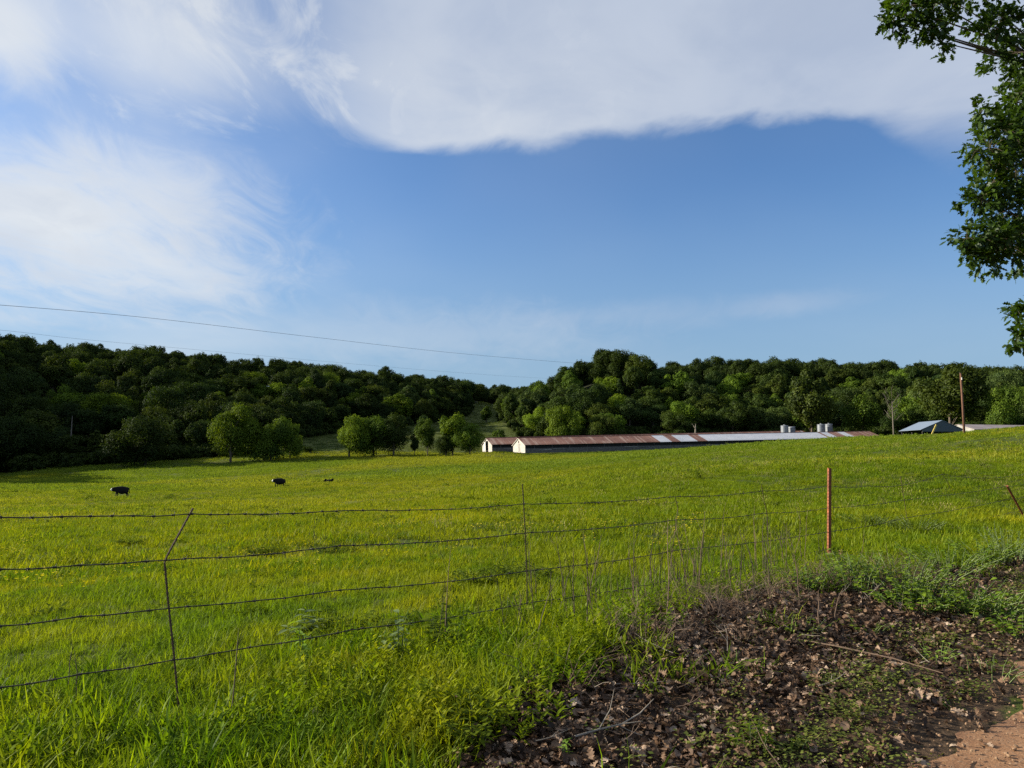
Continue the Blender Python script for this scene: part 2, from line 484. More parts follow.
M['stone'] = simple('road_stone', (.26, .17, .10), .9, scale=3, color2=(.12, .065, .035))
M['blackhide'] = None


def ground_material():
    m, g, out = mat('pasture_ground'); b = g.node('ShaderNodeBsdfPrincipled'); g.l.new(b.outputs[0], out.inputs[0])
    pos = g.node('ShaderNodeNewGeometry').outputs['Position']
    zone = g.node('ShaderNodeAttribute', attribute_name='zone').outputs['Color']
    s = g.node('ShaderNodeSeparateColor'); g.l.new(zone, s.inputs[0]); litter, wood, glade = s.outputs[:3]
    n1 = g.noise(pos, .09, 5, .6, .4, '2D'); n2 = g.noise(pos, 1.3, 6, .65, 0, '2D'); n3 = g.noise(pos, 14, 5, .7, 0)
    gr = g.mix(g.smooth(n1, .42, .68), (.045, .062, .010), (.075, .080, .012))
    gr = g.mix(g.smooth(n2, .3, .7), g.mix(1., gr, (.7, .78, .7), 'MULTIPLY'), gr)
    gl = g.mix(g.smooth(n2, .3, .7), (.05, .068, .014), (.08, .095, .02))
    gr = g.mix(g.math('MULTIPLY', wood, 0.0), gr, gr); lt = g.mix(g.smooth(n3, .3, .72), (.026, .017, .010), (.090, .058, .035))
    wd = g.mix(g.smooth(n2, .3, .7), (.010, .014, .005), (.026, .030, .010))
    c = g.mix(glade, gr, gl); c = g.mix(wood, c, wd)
    lmask = g.smooth(g.math('ADD', litter, g.math('MULTIPLY', g.math('SUBTRACT', g.noise(pos, 3.5, 5, .65), .5), .8)), .4, .6)
    c = g.mix(lmask, c, lt)
    g.l.new(c, b.inputs['Base Color']); b.inputs['Roughness'].default_value = .95
    b.inputs['Specular IOR Level'].default_value = .15
    bn = g.node('ShaderNodeBump'); bn.inputs['Strength'].default_value = .6; bn.inputs['Distance'].default_value = .05
    g.l.new(n3, bn.inputs['Height']); g.l.new(bn.outputs[0], b.inputs['Normal'])
    return m


def road_material():
    m, g, out = mat('gravel_dirt'); b = g.node('ShaderNodeBsdfPrincipled'); g.l.new(b.outputs[0], out.inputs[0])
    pos = g.node('ShaderNodeNewGeometry').outputs['Position']
    n1 = g.noise(pos, 2.2, 6, .65); n2 = g.noise(pos, 45, 4, .7)
    v = g.node('ShaderNodeTexVoronoi'); g.l.new(pos, v.inputs['Vector']); v.inputs['Scale'].default_value = 55
    c = g.mix(g.smooth(n1, .3, .7), (.125, .055, .022), (.24, .122, .054))
    c = g.mix(g.smooth(n2, .5, .75), c, (.27, .18, .11))
    c = g.mix(g.smooth(g.noise(pos, 110, 3, .7), .55, .75, 0, .6), c, (.12, .07, .04))
    g.l.new(c, b.inputs['Base Color']); b.inputs['Roughness'].default_value = .95
    bn = g.node('ShaderNodeBump'); bn.inputs['Strength'].default_value = .6; bn.inputs['Distance'].default_value = .012
    h = g.math('ADD', n2, g.math('MULTIPLY', v.outputs['Distance'], -.25)); g.l.new(h, bn.inputs['Height']); g.l.new(bn.outputs[0], b.inputs['Normal'])
    return m


def litter_material():
    m, g, out = mat('dry_leaf'); oi = g.node('ShaderNodeObjectInfo')
    c = g.ramp(oi.outputs['Random'], [(0, (.012, .007, .004)), (.32, (.040, .022, .013)), (.56, (.11, .063, .037)), (.78, (.19, .118, .072)), (.93, (.30, .215, .155)), (1, (.40, .31, .235))])
    tc = g.node('ShaderNodeTexCoord').outputs['Object']
    c = g.mix(g.smooth(g.noise(tc, 30, 4, .6), .35, .7, 0, .45), c, (.03, .02, .014))
    d = g.node('ShaderNodeBsdfPrincipled'); g.l.new(c, d.inputs['Base Color']); d.inputs['Roughness'].default_value = .65; d.inputs['Specular IOR Level'].default_value = .2
    t = g.node('ShaderNodeBsdfTranslucent'); g.l.new(c, t.inputs[0])
    ms = g.node('ShaderNodeMixShader'); ms.inputs[0].default_value = .15
    g.l.new(d.outputs[0], ms.inputs[1]); g.l.new(t.outputs[0], ms.inputs[2]); g.l.new(ms.outputs[0], out.inputs[0])
    return m


def barn_roof_material(name, bands, ridge_rust=True):
    """corrugated sheets: rusted red with bands of newer bare metal along the length (object x, 0..1 of the length)"""
    m, g, out = mat(name); b = g.node('ShaderNodeBsdfPrincipled'); g.l.new(b.outputs[0], out.inputs[0])
    tc = g.node('ShaderNodeTexCoord').outputs['Object']; x, y, z = g.sep(tc)[:3]
    mq = g.node('ShaderNodeMapping'); mq.inputs['Scale'].default_value = (140, 1, 1); g.l.new(tc, mq.inputs[0]); q = mq.outputs[0]
    n = g.noise(q, .18, 6, .7); nf = g.noise(q, 1.5, 5, .7)
    mp = g.node('ShaderNodeMapping'); mp.inputs['Scale'].default_value = (95.0, .05, .05); g.l.new(tc, mp.inputs[0])
    streak = g.noise(mp.outputs[0], 1.1, 4, .7)
    rust = g.mix(g.smooth(n, .35, .7), (.125, .048, .028), (.22, .10, .062))
    rust = g.mix(g.smooth(streak, .50, .62, 0, .85), rust, (.30, .20, .155))
    rust = g.mix(g.smooth(nf, .6, .8, 0, .5), rust, (.10, .035, .025))
    bare = g.mix(g.smooth(n, .3, .7), (.36, .38, .42), (.46, .47, .51))
    bare = g.mix(g.smooth(streak, .62, .72, 0, .35), bare, (.45, .30, .25))
    stops = [(0, (0, 0, 0))] + [(p, (v, v, v)) for p, v in bands]
    f = g.ramp(x, stops, 'CONSTANT')
    c = g.mix(f, rust, bare)
    g.l.new(c, b.inputs['Base Color']); b.inputs['Roughness'].default_value = .6; b.inputs['Metallic'].default_value = .1
    w = g.node('ShaderNodeTexWave', wave_type='BANDS', bands_direction='X'); w.inputs['Scale'].default_value = 1.2
    g.l.new(q, w.inputs[0])
    bn = g.node('ShaderNodeBump'); bn.inputs['Strength'].default_value = .25; bn.inputs['Distance'].default_value = .05
    g.l.new(w.outputs['Color'], bn.inputs['Height']); g.l.new(bn.outputs[0], b.inputs['Normal'])
    return m


def cow_material(white=(.78, .75, .70)):
    m, g, out = mat('black_hide'); b = g.node('ShaderNodeBsdfPrincipled'); g.l.new(b.outputs[0], out.inputs[0])
    tc = g.node('ShaderNodeTexCoord').outputs['Object']; x, y, z = g.sep(tc)[:3]
    n = g.noise(tc, 6, 3, .6)
    f = g.smooth(g.math('ADD', x, g.math('MULTIPLY', n, .12)), -1.14, -1.22)     # the head end
    g.l.new(g.mix(f, (.010, .009, .009), white), b.inputs['Base Color']); b.inputs['Roughness'].default_value = .8; b.inputs['Specular IOR Level'].default_value = .12
    return m


# ------------------------------------------------------------------ scatter (grass, litter: stuff)
def scatter(name, pts, rot, scl, idx, protos, label, cat):
    n = len(pts)
    me = mesh_np(name, pts, attrs={'rot': ('FLOAT_VECTOR', rot), 'scl': ('FLOAT', scl), 'idx': ('INT', idx)})
    o = obj(name, me); tag(o, label, cat, kind='stuff')
    ng = bpy.data.node_groups.new(name, 'GeometryNodeTree')
    ng.interface.new_socket('Geometry', in_out='INPUT', socket_type='NodeSocketGeometry')
    ng.interface.new_socket('Geometry', in_out='OUTPUT', socket_type='NodeSocketGeometry')
    N, L = ng.nodes, ng.links
    gi, go = N.new('NodeGroupInput'), N.new('NodeGroupOutput')
    ip = N.new('GeometryNodeInstanceOnPoints'); L.new(gi.outputs[0], ip.inputs['Points'])
    j = N.new('GeometryNodeJoinGeometry')
    for p in protos:
        oi = N.new('GeometryNodeObjectInfo'); oi.inputs['Object'].default_value = p; oi.inputs['As Instance'].default_value = True
        L.new(oi.outputs['Geometry'], j.inputs[0])
    L.new(j.outputs[0], ip.inputs['Instance']); ip.inputs['Pick Instance'].default_value = True
    for nm, ty, sk in (('idx', 'INT', 'Instance Index'), ('rot', 'FLOAT_VECTOR', 'Rotation'), ('scl', 'FLOAT', 'Scale')):
        na = N.new('GeometryNodeInputNamedAttribute'); na.data_type = ty; na.inputs['Name'].default_value = nm
        so = [q for q in na.outputs if q.enabled][0]; L.new(so, ip.inputs[sk])
    L.new(ip.outputs[0], go.inputs[0])
    mod = o.modifiers.new('scatter', 'NODES'); mod.node_group = ng
    return o


def proto(name, me): return bpy.data.objects.new(name, me)       # not linked: only a source for the scatter


def blades(rng, n, rad, hmin, hmax, w, segs=2, lean=.5, bend=.5):
    """a tuft of grass blades as one triangle mesh"""
    V, T, tone, along = [], [], [], []
    for i in range(n):
        a = rng.uniform(0, 2 * math.pi); r = rad * math.sqrt(rng.random())
        bx, by = r * math.cos(a), r * math.sin(a)
        h = rng.uniform(hmin, hmax); az = rng.uniform(0, 2 * math.pi)
        ln = abs(rng.normal(0, lean)); bd = rng.uniform(0, bend)
        dx, dy = math.cos(az), math.sin(az); fx, fy = -dy, dx
        fa = rng.uniform(-.6, .6); fx, fy = fx * math.cos(fa) - fy * math.sin(fa), fx * math.sin(fa) + fy * math.cos(fa)
        o = len(V); tn = rng.random()
        for k in range(segs + 1):
            t = k / segs; ang = ln * .8 + bd * t * 1.4
            px = bx + dx * h * t * math.sin(min(ang, 1.4)) ; py = by + dy * h * t * math.sin(min(ang, 1.4)); pz = h * t * math.cos(min(ang, 1.4) * .9)
            ww = w * (1 - t ** 1.6) * .5 * (1 if k else .8)
            if k < segs: V += [(px - fx * ww, py - fy * ww, pz), (px + fx * ww, py + fy * ww, pz)]; tone += [tn, tn]; along += [t, t]
            else: V.append((px, py, pz)); tone.append(tn); along.append(1)
        for k in range(segs - 1):
            q = o + 2 * k; T += [(q, q + 1, q + 3), (q, q + 3, q + 2)]
        q = o + 2 * (segs - 1); T.append((q, q + 1, q + 2))
    return V, T, tone, along


def tuft(name, seed, mat_, **kw):
    V, T, tone, along = blades(np.random.default_rng(seed), **kw)
    return proto(name, mesh_np(name, V, T, mats=[mat_], attrs={'tone': ('FLOAT', tone), 'along': ('FLOAT', along)}))


# ------------------------------------------------------------------ zones
OUT_S = [-30, -2, 1.0, 2.5, 5.4, 7.8, 9.7, 12, 15, 24, 40]
OUT_O = [2.2, 2.2, 2.6, 3.1, 4.15, 4.45, 3.7, 3.1, 2.8, 2.5, 2.4]


def litter_zone(x, y):
    s, o = road_so(x, y)
    oo = np.interp(s, OUT_S, OUT_O) + (fbm(x, y, 1.0, 21) - .5) * 1.7
    return np.clip((oo - o) / .5 + .5, 0, 1) * np.clip((o - 1.0) / .5, 0, 1)


def wood_base(px):     # distance ahead at which the woods begin, by bearing
    return np.interp(px, [-400, -60, 0, 150, 250, 300, 330, 400, 440, 470, 485, 497, 505, 520, 545, 570, 600, 700, 850, 960, 1024, 1150, 1500],
                     [200, 215, 236, 246, 256, 300, 318, 352, 400, 460, 600, 480, 388, 354, 340, 335, 332, 334, 325, 285, 262, 255, 250])


def px_of(x, y): return 512 + F * np.asarray(x) / np.maximum(np.asarray(y), 1e-3)


# ------------------------------------------------------------------ ground sheet
def build_ground():
    th = np.r_[np.arange(-56, 56, .4), np.arange(56, 304, 3.0)]
    th = np.radians(th); rr = np.geomspace(.35, 3200, 330)
    n, k = len(th), len(rr)
    TT, RR = np.meshgrid(th, rr); x = (RR * np.sin(TT)).ravel(); y = (RR * np.cos(TT)).ravel()
    z = height(x, y)
    V = np.c_[x, y, z]; V = np.vstack([V, [[0, 0, hz(0, 0)]]])
    i = np.arange(k - 1)[:, None] * n; j = np.arange(n)[None]; j2 = (j + 1) % n
    Q = np.stack([i + j, i + n + j, i + n + j2, i + j2], -1).reshape(-1, 4)
    T = np.stack([np.full(n, len(V) - 1), np.arange(n), (np.arange(n) + 1) % n], -1)
    px = px_of(x, y); fwd = y > 40
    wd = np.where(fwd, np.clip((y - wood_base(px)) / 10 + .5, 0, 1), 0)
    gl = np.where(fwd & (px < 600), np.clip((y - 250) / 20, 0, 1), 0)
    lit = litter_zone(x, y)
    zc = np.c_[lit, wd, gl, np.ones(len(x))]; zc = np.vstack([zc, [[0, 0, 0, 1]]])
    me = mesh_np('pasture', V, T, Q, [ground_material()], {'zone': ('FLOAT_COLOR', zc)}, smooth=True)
    tag(obj('pasture', me), 'rolling green pasture sloping down to the wooded valley', 'pasture', kind='structure')
    # road
    ss = np.arange(-20, 40, .06); oo = np.r_[np.linspace(-3.2, .6, 10), np.linspace(.7, 1.33, 5)]
    SS, OO = np.meshgrid(ss, oo, indexing='ij')
    edge = (fbm(SS, SS * 0 + 3, .9, 31, 5) - .52) * 1.2
    W_ = np.where(OO > .65, OO + edge * (OO - .6), OO)
    x = (SS * RD[0] + W_ * RN[0]).ravel(); y = (SS * RD[1] + W_ * RN[1]).ravel()
    z = height(x, y) + .030 - np.clip((W_.ravel() - .95) / .3, 0, 1) * .024
    z += (fbm(x, y, .25, 35, 3) - .5) * .022
    a, b = SS.shape; i = np.arange(a - 1)[:, None] * b; j = np.arange(b - 1)[None]
    Q = np.stack([i + j, i + b + j, i + b + j + 1, i + j + 1], -1).reshape(-1, 4)
    me = mesh_np('dirt_road', np.c_[x, y, z], None, Q, [road_material()], smooth=True)
    tag(obj('dirt_road', me), 'reddish brown gravel road in the corner below the leaf bank', 'road', kind='structure')


build_ground()

# ------------------------------------------------------------------ grass and litter
rngG = np.random.default_rng(7)


def polar(n, d0, d1, pxa=-420, pxb=1380):
    u = rngG.uniform((pxa - 512) / F, (pxb - 512) / F, n)
    d = np.sqrt(rngG.uniform(d0 * d0, d1 * d1, n))
    return u * d, d


def rots(n, tilt=.12): return np.c_[rngG.normal(0, tilt, n), rngG.normal(0, tilt, n), rngG.uniform(0, 6.283, n)]


BARN_T = R(18); BA = np.array((math.cos(BARN_T), math.sin(BARN_T))); BN = np.array((-BA[1], BA[0]))
BARN1, BARN2, BLEN = np.array((2.3, 240.0)), np.array((-8.6, 262.0)), 139.0


def in_barn(x, y):
    r = np.zeros(len(x), bool)
    for P in (BARN1, BARN2):
        a = (x - P[0]) * BA[0] + (y - P[1]) * BA[1]; b = (x - P[0]) * BN[0] + (y - P[1]) * BN[1]
        r |= (a > -.5) & (a < BLEN + 1) & (np.abs(b) < 7)
    return r


def build_grass():
    near = [tuft('grass_tuft_near', 100 + i, M['grass_near'], n=26, rad=.12, hmin=.05, hmax=.16, w=.009, segs=2, lean=.6, bend=.9) for i in range(6)]
    mid = [tuft('grass_tuft_mid', 120 + i, M['grass_near'] if i % 2 else M['grass'], n=40, rad=.30, hmin=.06, hmax=.19, w=.018, segs=2, lean=.55, bend=.8) for i in range(5)]
    far = [tuft('grass_tuft_far', 140 + i, M['grass_far'] if i % 2 else M['grass'], n=54, rad=.75, hmin=.08, hmax=.24, w=.042, segs=2, lean=.5, bend=.7) for i in range(4)]
    vfar = [tuft('grass_tuft_distant', 160 + i, M['grass_far'], n=70, rad=1.7, hmin=.10, hmax=.30, w=.10, segs=2, lean=.4, bend=.5) for i in range(4)]
    hill = [tuft('grass_tuft_hillside', 180 + i, M['hillgrass'], n=60, rad=1.7, hmin=.16, hmax=.40, w=.08, segs=2, lean=.35, bend=.5) for i in range(3)]
    Px, Sx, Ix, A = [], [], [], 0
    for protos, n, d0, d1, smin, smax in ((near, 27500, 2.5, 15, .8, 1.35), (mid, 47000, 12, 48, .8, 1.3), (far, 52000, 42, 135, .8, 1.25), (vfar, 60000, 120, 262, .7, 1.25)):
        x, y = polar(n, d0, d1)
        if d0 < 3:
            # extra weight close to the camera
            x2, y2 = polar(4000, 2.5, 8); x, y = np.r_[x, x2], np.r_[y, y2]
        s, o = road_so(x, y)
        ok = (o > np.interp(s, OUT_S, OUT_O) - .5) & (np.hypot((x - 5.50) * 1.6, y - 12.85) > .55) & (litter_zone(x, y) < .45) & ~in_barn(x, y) & (y < wood_base(px_of(x, y)) - 2)
        x, y = x[ok], y[ok]; n = len(x)
        sc = rngG.uniform(smin, smax, n) * (.45 + .9 * fbm(x, y, 1.6 if d0 < 30 else 9, 41) + .9 * np.clip(fbm(x, y, 2.6 if d0 < 30 else 8, 43) - .62, 0, 1))
        Px.append(np.c_[x, y, height(x, y) - .01]); Sx.append(sc); Ix.append(rngG.integers(0, len(protos), n) + A); A += len(protos)
    # Join Geometry keeps the link order reversed or not: the index bands must follow one order, so scatter each band alone
    A = 0
    names = ('near_pasture_grass', 'pasture_grass', 'far_pasture_grass', 'valley_pasture_grass')
    labels = ('short sunlit grass blades just behind the wire fence', 'sunlit green grass across the middle of the pasture',
              'yellowish green grass on the rising pasture before the barns', 'smooth green grass with haze put into its colour around the grazing cattle')
    for k, protos in enumerate((near, mid, far, vfar)):
        P, s_, i_ = Px[k], Sx[k], Ix[k] - A; A += len(protos)
        scatter(names[k], P, rots(len(P)), s_, i_, protos, labels[k], 'grass')
    # glade behind the field-edge trees
    x, y = polar(16000, 250, 560, 250, 600)
    px = px_of(x, y); ok = ~in_barn(x, y) & (y < wood_base(px) - 1); x, y = x[ok], y[ok]
    scatter('hillside_grass', np.c_[x, y, height(x, y)], rots(len(x)), rngG.uniform(.8, 1.4, len(x)), rngG.integers(0, 3, len(x)), hill,
            'dull olive meadow grass in the valley glade between the woods', 'grass')
    # tall rank grass along the fence and in the lower left
    verge = [tuft('verge_tuft', 200 + i, M['verge'], n=17, rad=.11, hmin=.07, hmax=.25, w=.010 if i < 4 else .016, segs=3, lean=.55, bend=1.2) for i in range(8)]
    x, y = polar(68000, 2.6, 15)
    s, o = road_so(x, y)
    oo = np.interp(s, OUT_S, OUT_O)
    prob = np.clip(1 - (o - 5.3) / 1.2, 0, 1) * np.where(s < 5.5, 1.0, np.where(s < 9.5, .30, .55)) * (.35 + .9 * fbm(x, y, .7, 51))
    ok = (o > oo - .15) & (litter_zone(x, y) < .55) & (rngG.random(len(x)) < prob)
    ok |= (o > 2.0) & (o < oo) & (rngG.random(len(x)) < .10 * np.clip((fbm(x, y, .8, 57) - .52) * 8, 0, 1))
    ok &= (np.hypot(x - 5.45, y - 12.8) > 1.0) & (np.hypot(x + 2.33, y - 4.95) > .22)
    x, y = x[ok], y[ok]; s, o = road_so(x, y)
    scatter('verge_grass', np.c_[x, y, height(x, y) - .01], rots(len(x), .28), rngG.uniform(.5, 1.2, len(x)) * (.55 + .9 * fbm(x, y, .9, 53)) * np.where(s < 5.5, 1, .8), rngG.integers(0, 8, len(x)), verge,
            'rank broad bladed grass along the fence, brightest in the lower left', 'grass')
    # buttercups
    V, T, tn = [], [], []
    r_ = np.random.default_rng(5)
    for i in range(7):
        c = Vector((r_.normal(0, .12), r_.normal(0, .12), r_.uniform(.22, .36)))
        for k in range(5):
            a = k * 1.2566; b = len(V); q = .021
            V += [tuple(c), tuple(c + Vector((math.cos(a - .5) * q, math.sin(a - .5) * q, .006))), tuple(c + Vector((math.cos(a + .5) * q, math.sin(a + .5) * q, .006)))]
            T.append((b, b + 1, b + 2)); tn += [.5] * 3
    m = leafy('buttercup_petal', (.62, .50, .02), (.75, .62, .03), .3, .04, inst=.3)
    fl = proto('buttercup_cluster', mesh_np('buttercup_cluster', V, T, mats=[m], attrs={'tone': ('FLOAT', tn)}))
    x, y = polar(60000, 10, 70); pr = np.clip((fbm(x, y, 16, 77) - .52) * 5, 0, 1) * np.clip((fbm(x, y, 3, 78) - .4) * 3, 0, 1)
    s, o = road_so(x, y)
    ok = (rngG.random(len(x)) < pr * .40) & (o > 6.5); x, y = x[ok], y[ok]
    scatter('buttercups', np.c_[x, y, height(x, y)], rots(len(x)), rngG.uniform(.7, 1.2, len(x)), np.zeros(len(x)), [fl],
            'yellow buttercups dotted in patches through the pasture grass', 'flowers')


def ovate(rng, L, W_):
    ys = np.array((0, .18, .42, .7, 1.0)); ws = np.array((.05, .75, 1.0, .62, 0)) * W_ / 2
    V, T = [], []
    for y_, w_ in zip(ys, ws):
        zc = -.25 * y_ * y_ * L; V += [(-w_, y_ * L, zc + .25 * w_), (0, y_ * L, zc), (w_, y_ * L, zc + .25 * w_)]
    for k in range(4):
        a = 3 * k; T += [(a, a + 1, a + 4), (a, a + 4, a + 3), (a + 1, a + 2, a + 5), (a + 1, a + 5, a + 4)]
    return np.array(V), np.array(T)


def build_pasture_details():
    # low dark rosettes and docks that break up the sward
    pr = []
    for i in range(5):
        r2 = np.random.default_rng(900 + i); V, T, tn = [], [], []
        for k in range(60):
            a = r2.uniform(0, 6.28); r = .30 * math.sqrt(r2.random()); c = np.array((r * math.cos(a) * 1.2, r * math.sin(a), r2.uniform(.02, .22) * (1 - r * 1.8)))
            az = r2.uniform(0, 6.28); L = r2.uniform(.06, .15); d = np.array((math.cos(az), math.sin(az), r2.uniform(-.1, .7))); w = np.array((-d[1], d[0], r2.uniform(-.5, .5))) * L * .26
            b = len(V); V += [c, c + d * L * .5 + w, c + d * L, c + d * L * .5 - w]; T += [(b, b + 1, b + 2), (b, b + 2, b + 3)]; tn += [r2.random()] * 4
        pr.append(proto('rosette', mesh_np('rosette', V, T, mats=[M['weed']], attrs={'tone': ('FLOAT', tn)})))
    P = []
    for n, d0, d1 in ((800, 8, 30), (900, 25, 90), (900, 80, 220)):
        x, y = polar(n * 3, d0, d1); s, o = road_so(x, y)
        ok = (o > 5.6) & ~in_barn(x, y) & (y < wood_base(px_of(x, y)) - 8) & (rngG.random(len(x)) < np.clip((fbm(x, y, 5 if d0 < 30 else 16, 95) - .40) * 4, 0, 1) * .6)
        P.append(np.c_[x[ok], y[ok], height(x[ok], y[ok]), np.full(ok.sum(), .62 if d0 < 20 else 1.3 if d0 < 50 else 2.2)])
    x, y = polar(5000, 3, 16, 250, 1060); s, o = road_so(x, y); oo = np.interp(s, OUT_S, OUT_O)
    ok = rngG.random(len(x)) < np.exp(-((o - oo - .1) / .38) ** 2) * np.clip((fbm(x, y, .8, 99) - .40) * 3, 0, 1) * .35
    P.append(np.c_[x[ok], y[ok], height(x[ok], y[ok]), np.full(ok.sum(), .55)])
    P = np.vstack(P); n = len(P)
    scatter('pasture_weeds', P[:, :3], rots(n), P[:, 3] * rngG.uniform(.4, 1.15, n), rngG.integers(0, 5, n), pr, 'low dark leafy weeds dotted through the pasture sward', 'weeds')
    # straw coloured seed stems
    V, T = [], []
    r2 = np.random.default_rng(950)
    for k in range(9):
        b = np.array((r2.normal(0, .12), r2.normal(0, .12), 0)); h = r2.uniform(.18, .36); le = r2.normal(0, .10, 2); t = b + np.array((le[0], le[1], h)); q = len(V); w = .0028
        V += [b + (w, 0, 0), b - (w, 0, 0), t]; T.append((q, q + 1, q + 2))
        q = len(V); V += [t + (.007, 0, -.05), t + (-.007, .004, -.05), t + (.004, 0, .012), t + (0, .008, -.03)]; T += [(q, q + 1, q + 2), (q, q + 3, q + 2)]
    sm = proto('seed_stems', mesh_np('seed_stems', V, T, mats=[simple('straw_seed_head', (.24, .20, .075), .85, var=.3, scale=3)]))
    x, y = polar(30000, 8, 110); s, o = road_so(x, y)
    ok = (o > 5.8) & (rngG.random(len(x)) < np.clip((fbm(x, y, 9, 97) - .42) * 3, 0, 1) * .35); x, y = x[ok], y[ok]; n = len(x)
    scatter('seed_heads', np.c_[x, y, height(x, y)], rots(n), rngG.uniform(.7, 1.2, n), np.zeros(n), [sm], 'straw coloured grass seed heads standing over the pasture', 'grass seed heads')
    # leafy upright shoots and broad leaves among the verge grass
    lp = []
    for i in range(6):
        r2 = np.random.default_rng(1000 + i); V, T, tn, cnt = [], [], [], 0
        for st_ in range(3):
            bx = r2.normal(0, .05, 2); h = r2.uniform(.14, .30); le = r2.normal(0, .04, 2); tv = r2.random()
            for k2 in range(12):
                u = .12 + .88 * k2 / 11; p0 = np.array((bx[0] + le[0] * u, bx[1] + le[1] * u, h * u)); an = k2 * 2.4 + r2.uniform(-.4, .4)
                d = np.array((math.cos(an), math.sin(an), r2.uniform(.2, 1.0) + u * .5)); d /= np.linalg.norm(d); sd_ = np.cross(d, (0, 0, 1.)); sd_ /= np.linalg.norm(sd_); nn = np.cross(sd_, d)
                lv, lt = ovate(r2, r2.uniform(.05, .095) * (1.15 - .5 * u), r2.uniform(.014, .026)); W_ = p0 + lv[:, :1] * sd_ + lv[:, 1:2] * d + lv[:, 2:3] * nn
                V.append(W_); T.append(lt + cnt); cnt += len(W_); tn.append(np.full(len(W_), np.clip(tv * .5 + r2.random() * .5, 0, 1)))
        lp.append(proto('leafy_shoot', mesh_np('leafy_shoot', np.vstack(V), np.vstack(T), mats=[M['verge']], attrs={'tone': ('FLOAT', np.concatenate(tn))})))
    x, y = polar(12000, 2.6, 13, -150, 800); s, o = road_so(x, y); oo = np.interp(s, OUT_S, OUT_O)
    pr_ = np.clip((fbm(x, y, 1.3, 111) - .47) * 6, 0, 1) * np.clip((6.2 - o) / 1.5, 0, 1) * np.where(s < 6, 1, .35) + .7 * np.exp(-((o - oo) / .35) ** 2) * (s < 7) * np.clip((fbm(x, y, .7, 112) - .42) * 5, 0, 1)
    ok = (o > oo - .5) & (rngG.random(len(x)) < pr_ * .34); x, y = x[ok], y[ok]; n = len(x)
    scatter('leafy_verge_weeds', np.c_[x, y, height(x, y) - .01], rots(n, .15), rngG.uniform(.55, 1.15, n), rngG.integers(0, 6, n), lp, 'leafy green shoots crowding the edge between grass and fallen leaves', 'weeds')
    # thin dead stalks along the fence
    dp = []
    for i in range(6):
        r3 = random.Random(970 + i); mb = MB(); h = r3.uniform(.45, 1.0); le = r3.uniform(-.25, .25) * h
        pts = [Vector((le * u * u + r3.uniform(-.01, .01), r3.uniform(-.01, .01), h * u)) for u in (0, .25, .5, .75, 1)]
        mb.tube(pts, [.0052, .0047, .004, .003, .0014], 4, False)
        for j in range(3):
            q = pts[r3.randint(1, 3)]; a = r3.uniform(0, 6.28); mb.tube([q, q + Vector((math.cos(a) * .05, math.sin(a) * .05, .10)), q + Vector((math.cos(a) * .08, math.sin(a) * .08, .2))], [.0024, .0018, .0008], 3, False)
        dp.append(proto('stalk', mb.mesh('stalk', M['darkstalk'] if i % 3 else M['drystalk'])))
    x, y = polar(3000, 5, 15, 380, 900); s, o = road_so(x, y)
    ok = rngG.random(len(x)) < np.exp(-((o - 4.9) / .55) ** 2) * np.exp(-((s - 7.6) / 3.0) ** 2) * .5; x, y = x[ok], y[ok]; n = len(x)
    scatter('standing_stalks', np.c_[x, y, height(x, y) - .02], rots(n, .12), rngG.uniform(.5, 1.1, n), rngG.integers(0, 6, n), dp, 'thin dead brown stalks standing in a loose row along the fence', 'dead stalks')


build_pasture_details()
build_grass()


def lobed_outline(rng, L=1.0, W=.55, lobes=4):
    """outline of an oak leaf, base at origin, tip at +y; returns midrib stations and half widths"""
    n = lobes * 2 + 1
    ys = [0.0]; ws = [.02]
    for k in range(n):
        t = (k + 1) / (n + 1)
        env = math.sin(math.pi * min(1, t * .92 + .06)) ** .7
        ws.append(W * .5 * env * ((1.0 if k % 2 else .46) + rng.uniform(-.1, .1))); ys.append(t * L + (.05 * L if k % 2 else 0))
    ys.append(L); ws.append(0.02)
    return ys, ws


def leaf_arrays(rng, L, W, curl, fold, lobes=4):
    ys, ws = lobed_outline(rng, L, W, lobes); V, T = [], []
    for y_, w_ in zip(ys, ws):
        z_ = curl * (y_ / L - .4) ** 2 * L
        V += [(-w_, y_, z_ + fold * w_), (0, y_, z_), (w_, y_, z_ + fold * w_ * rng.uniform(.7, 1.2))]
    for k in range(len(ys) - 1):
        a = 3 * k
        T += [(a, a + 1, a + 4), (a, a + 4, a + 3), (a + 1, a + 2, a + 5), (a + 1, a + 5, a + 4)]
    return np.array(V), np.array(T)


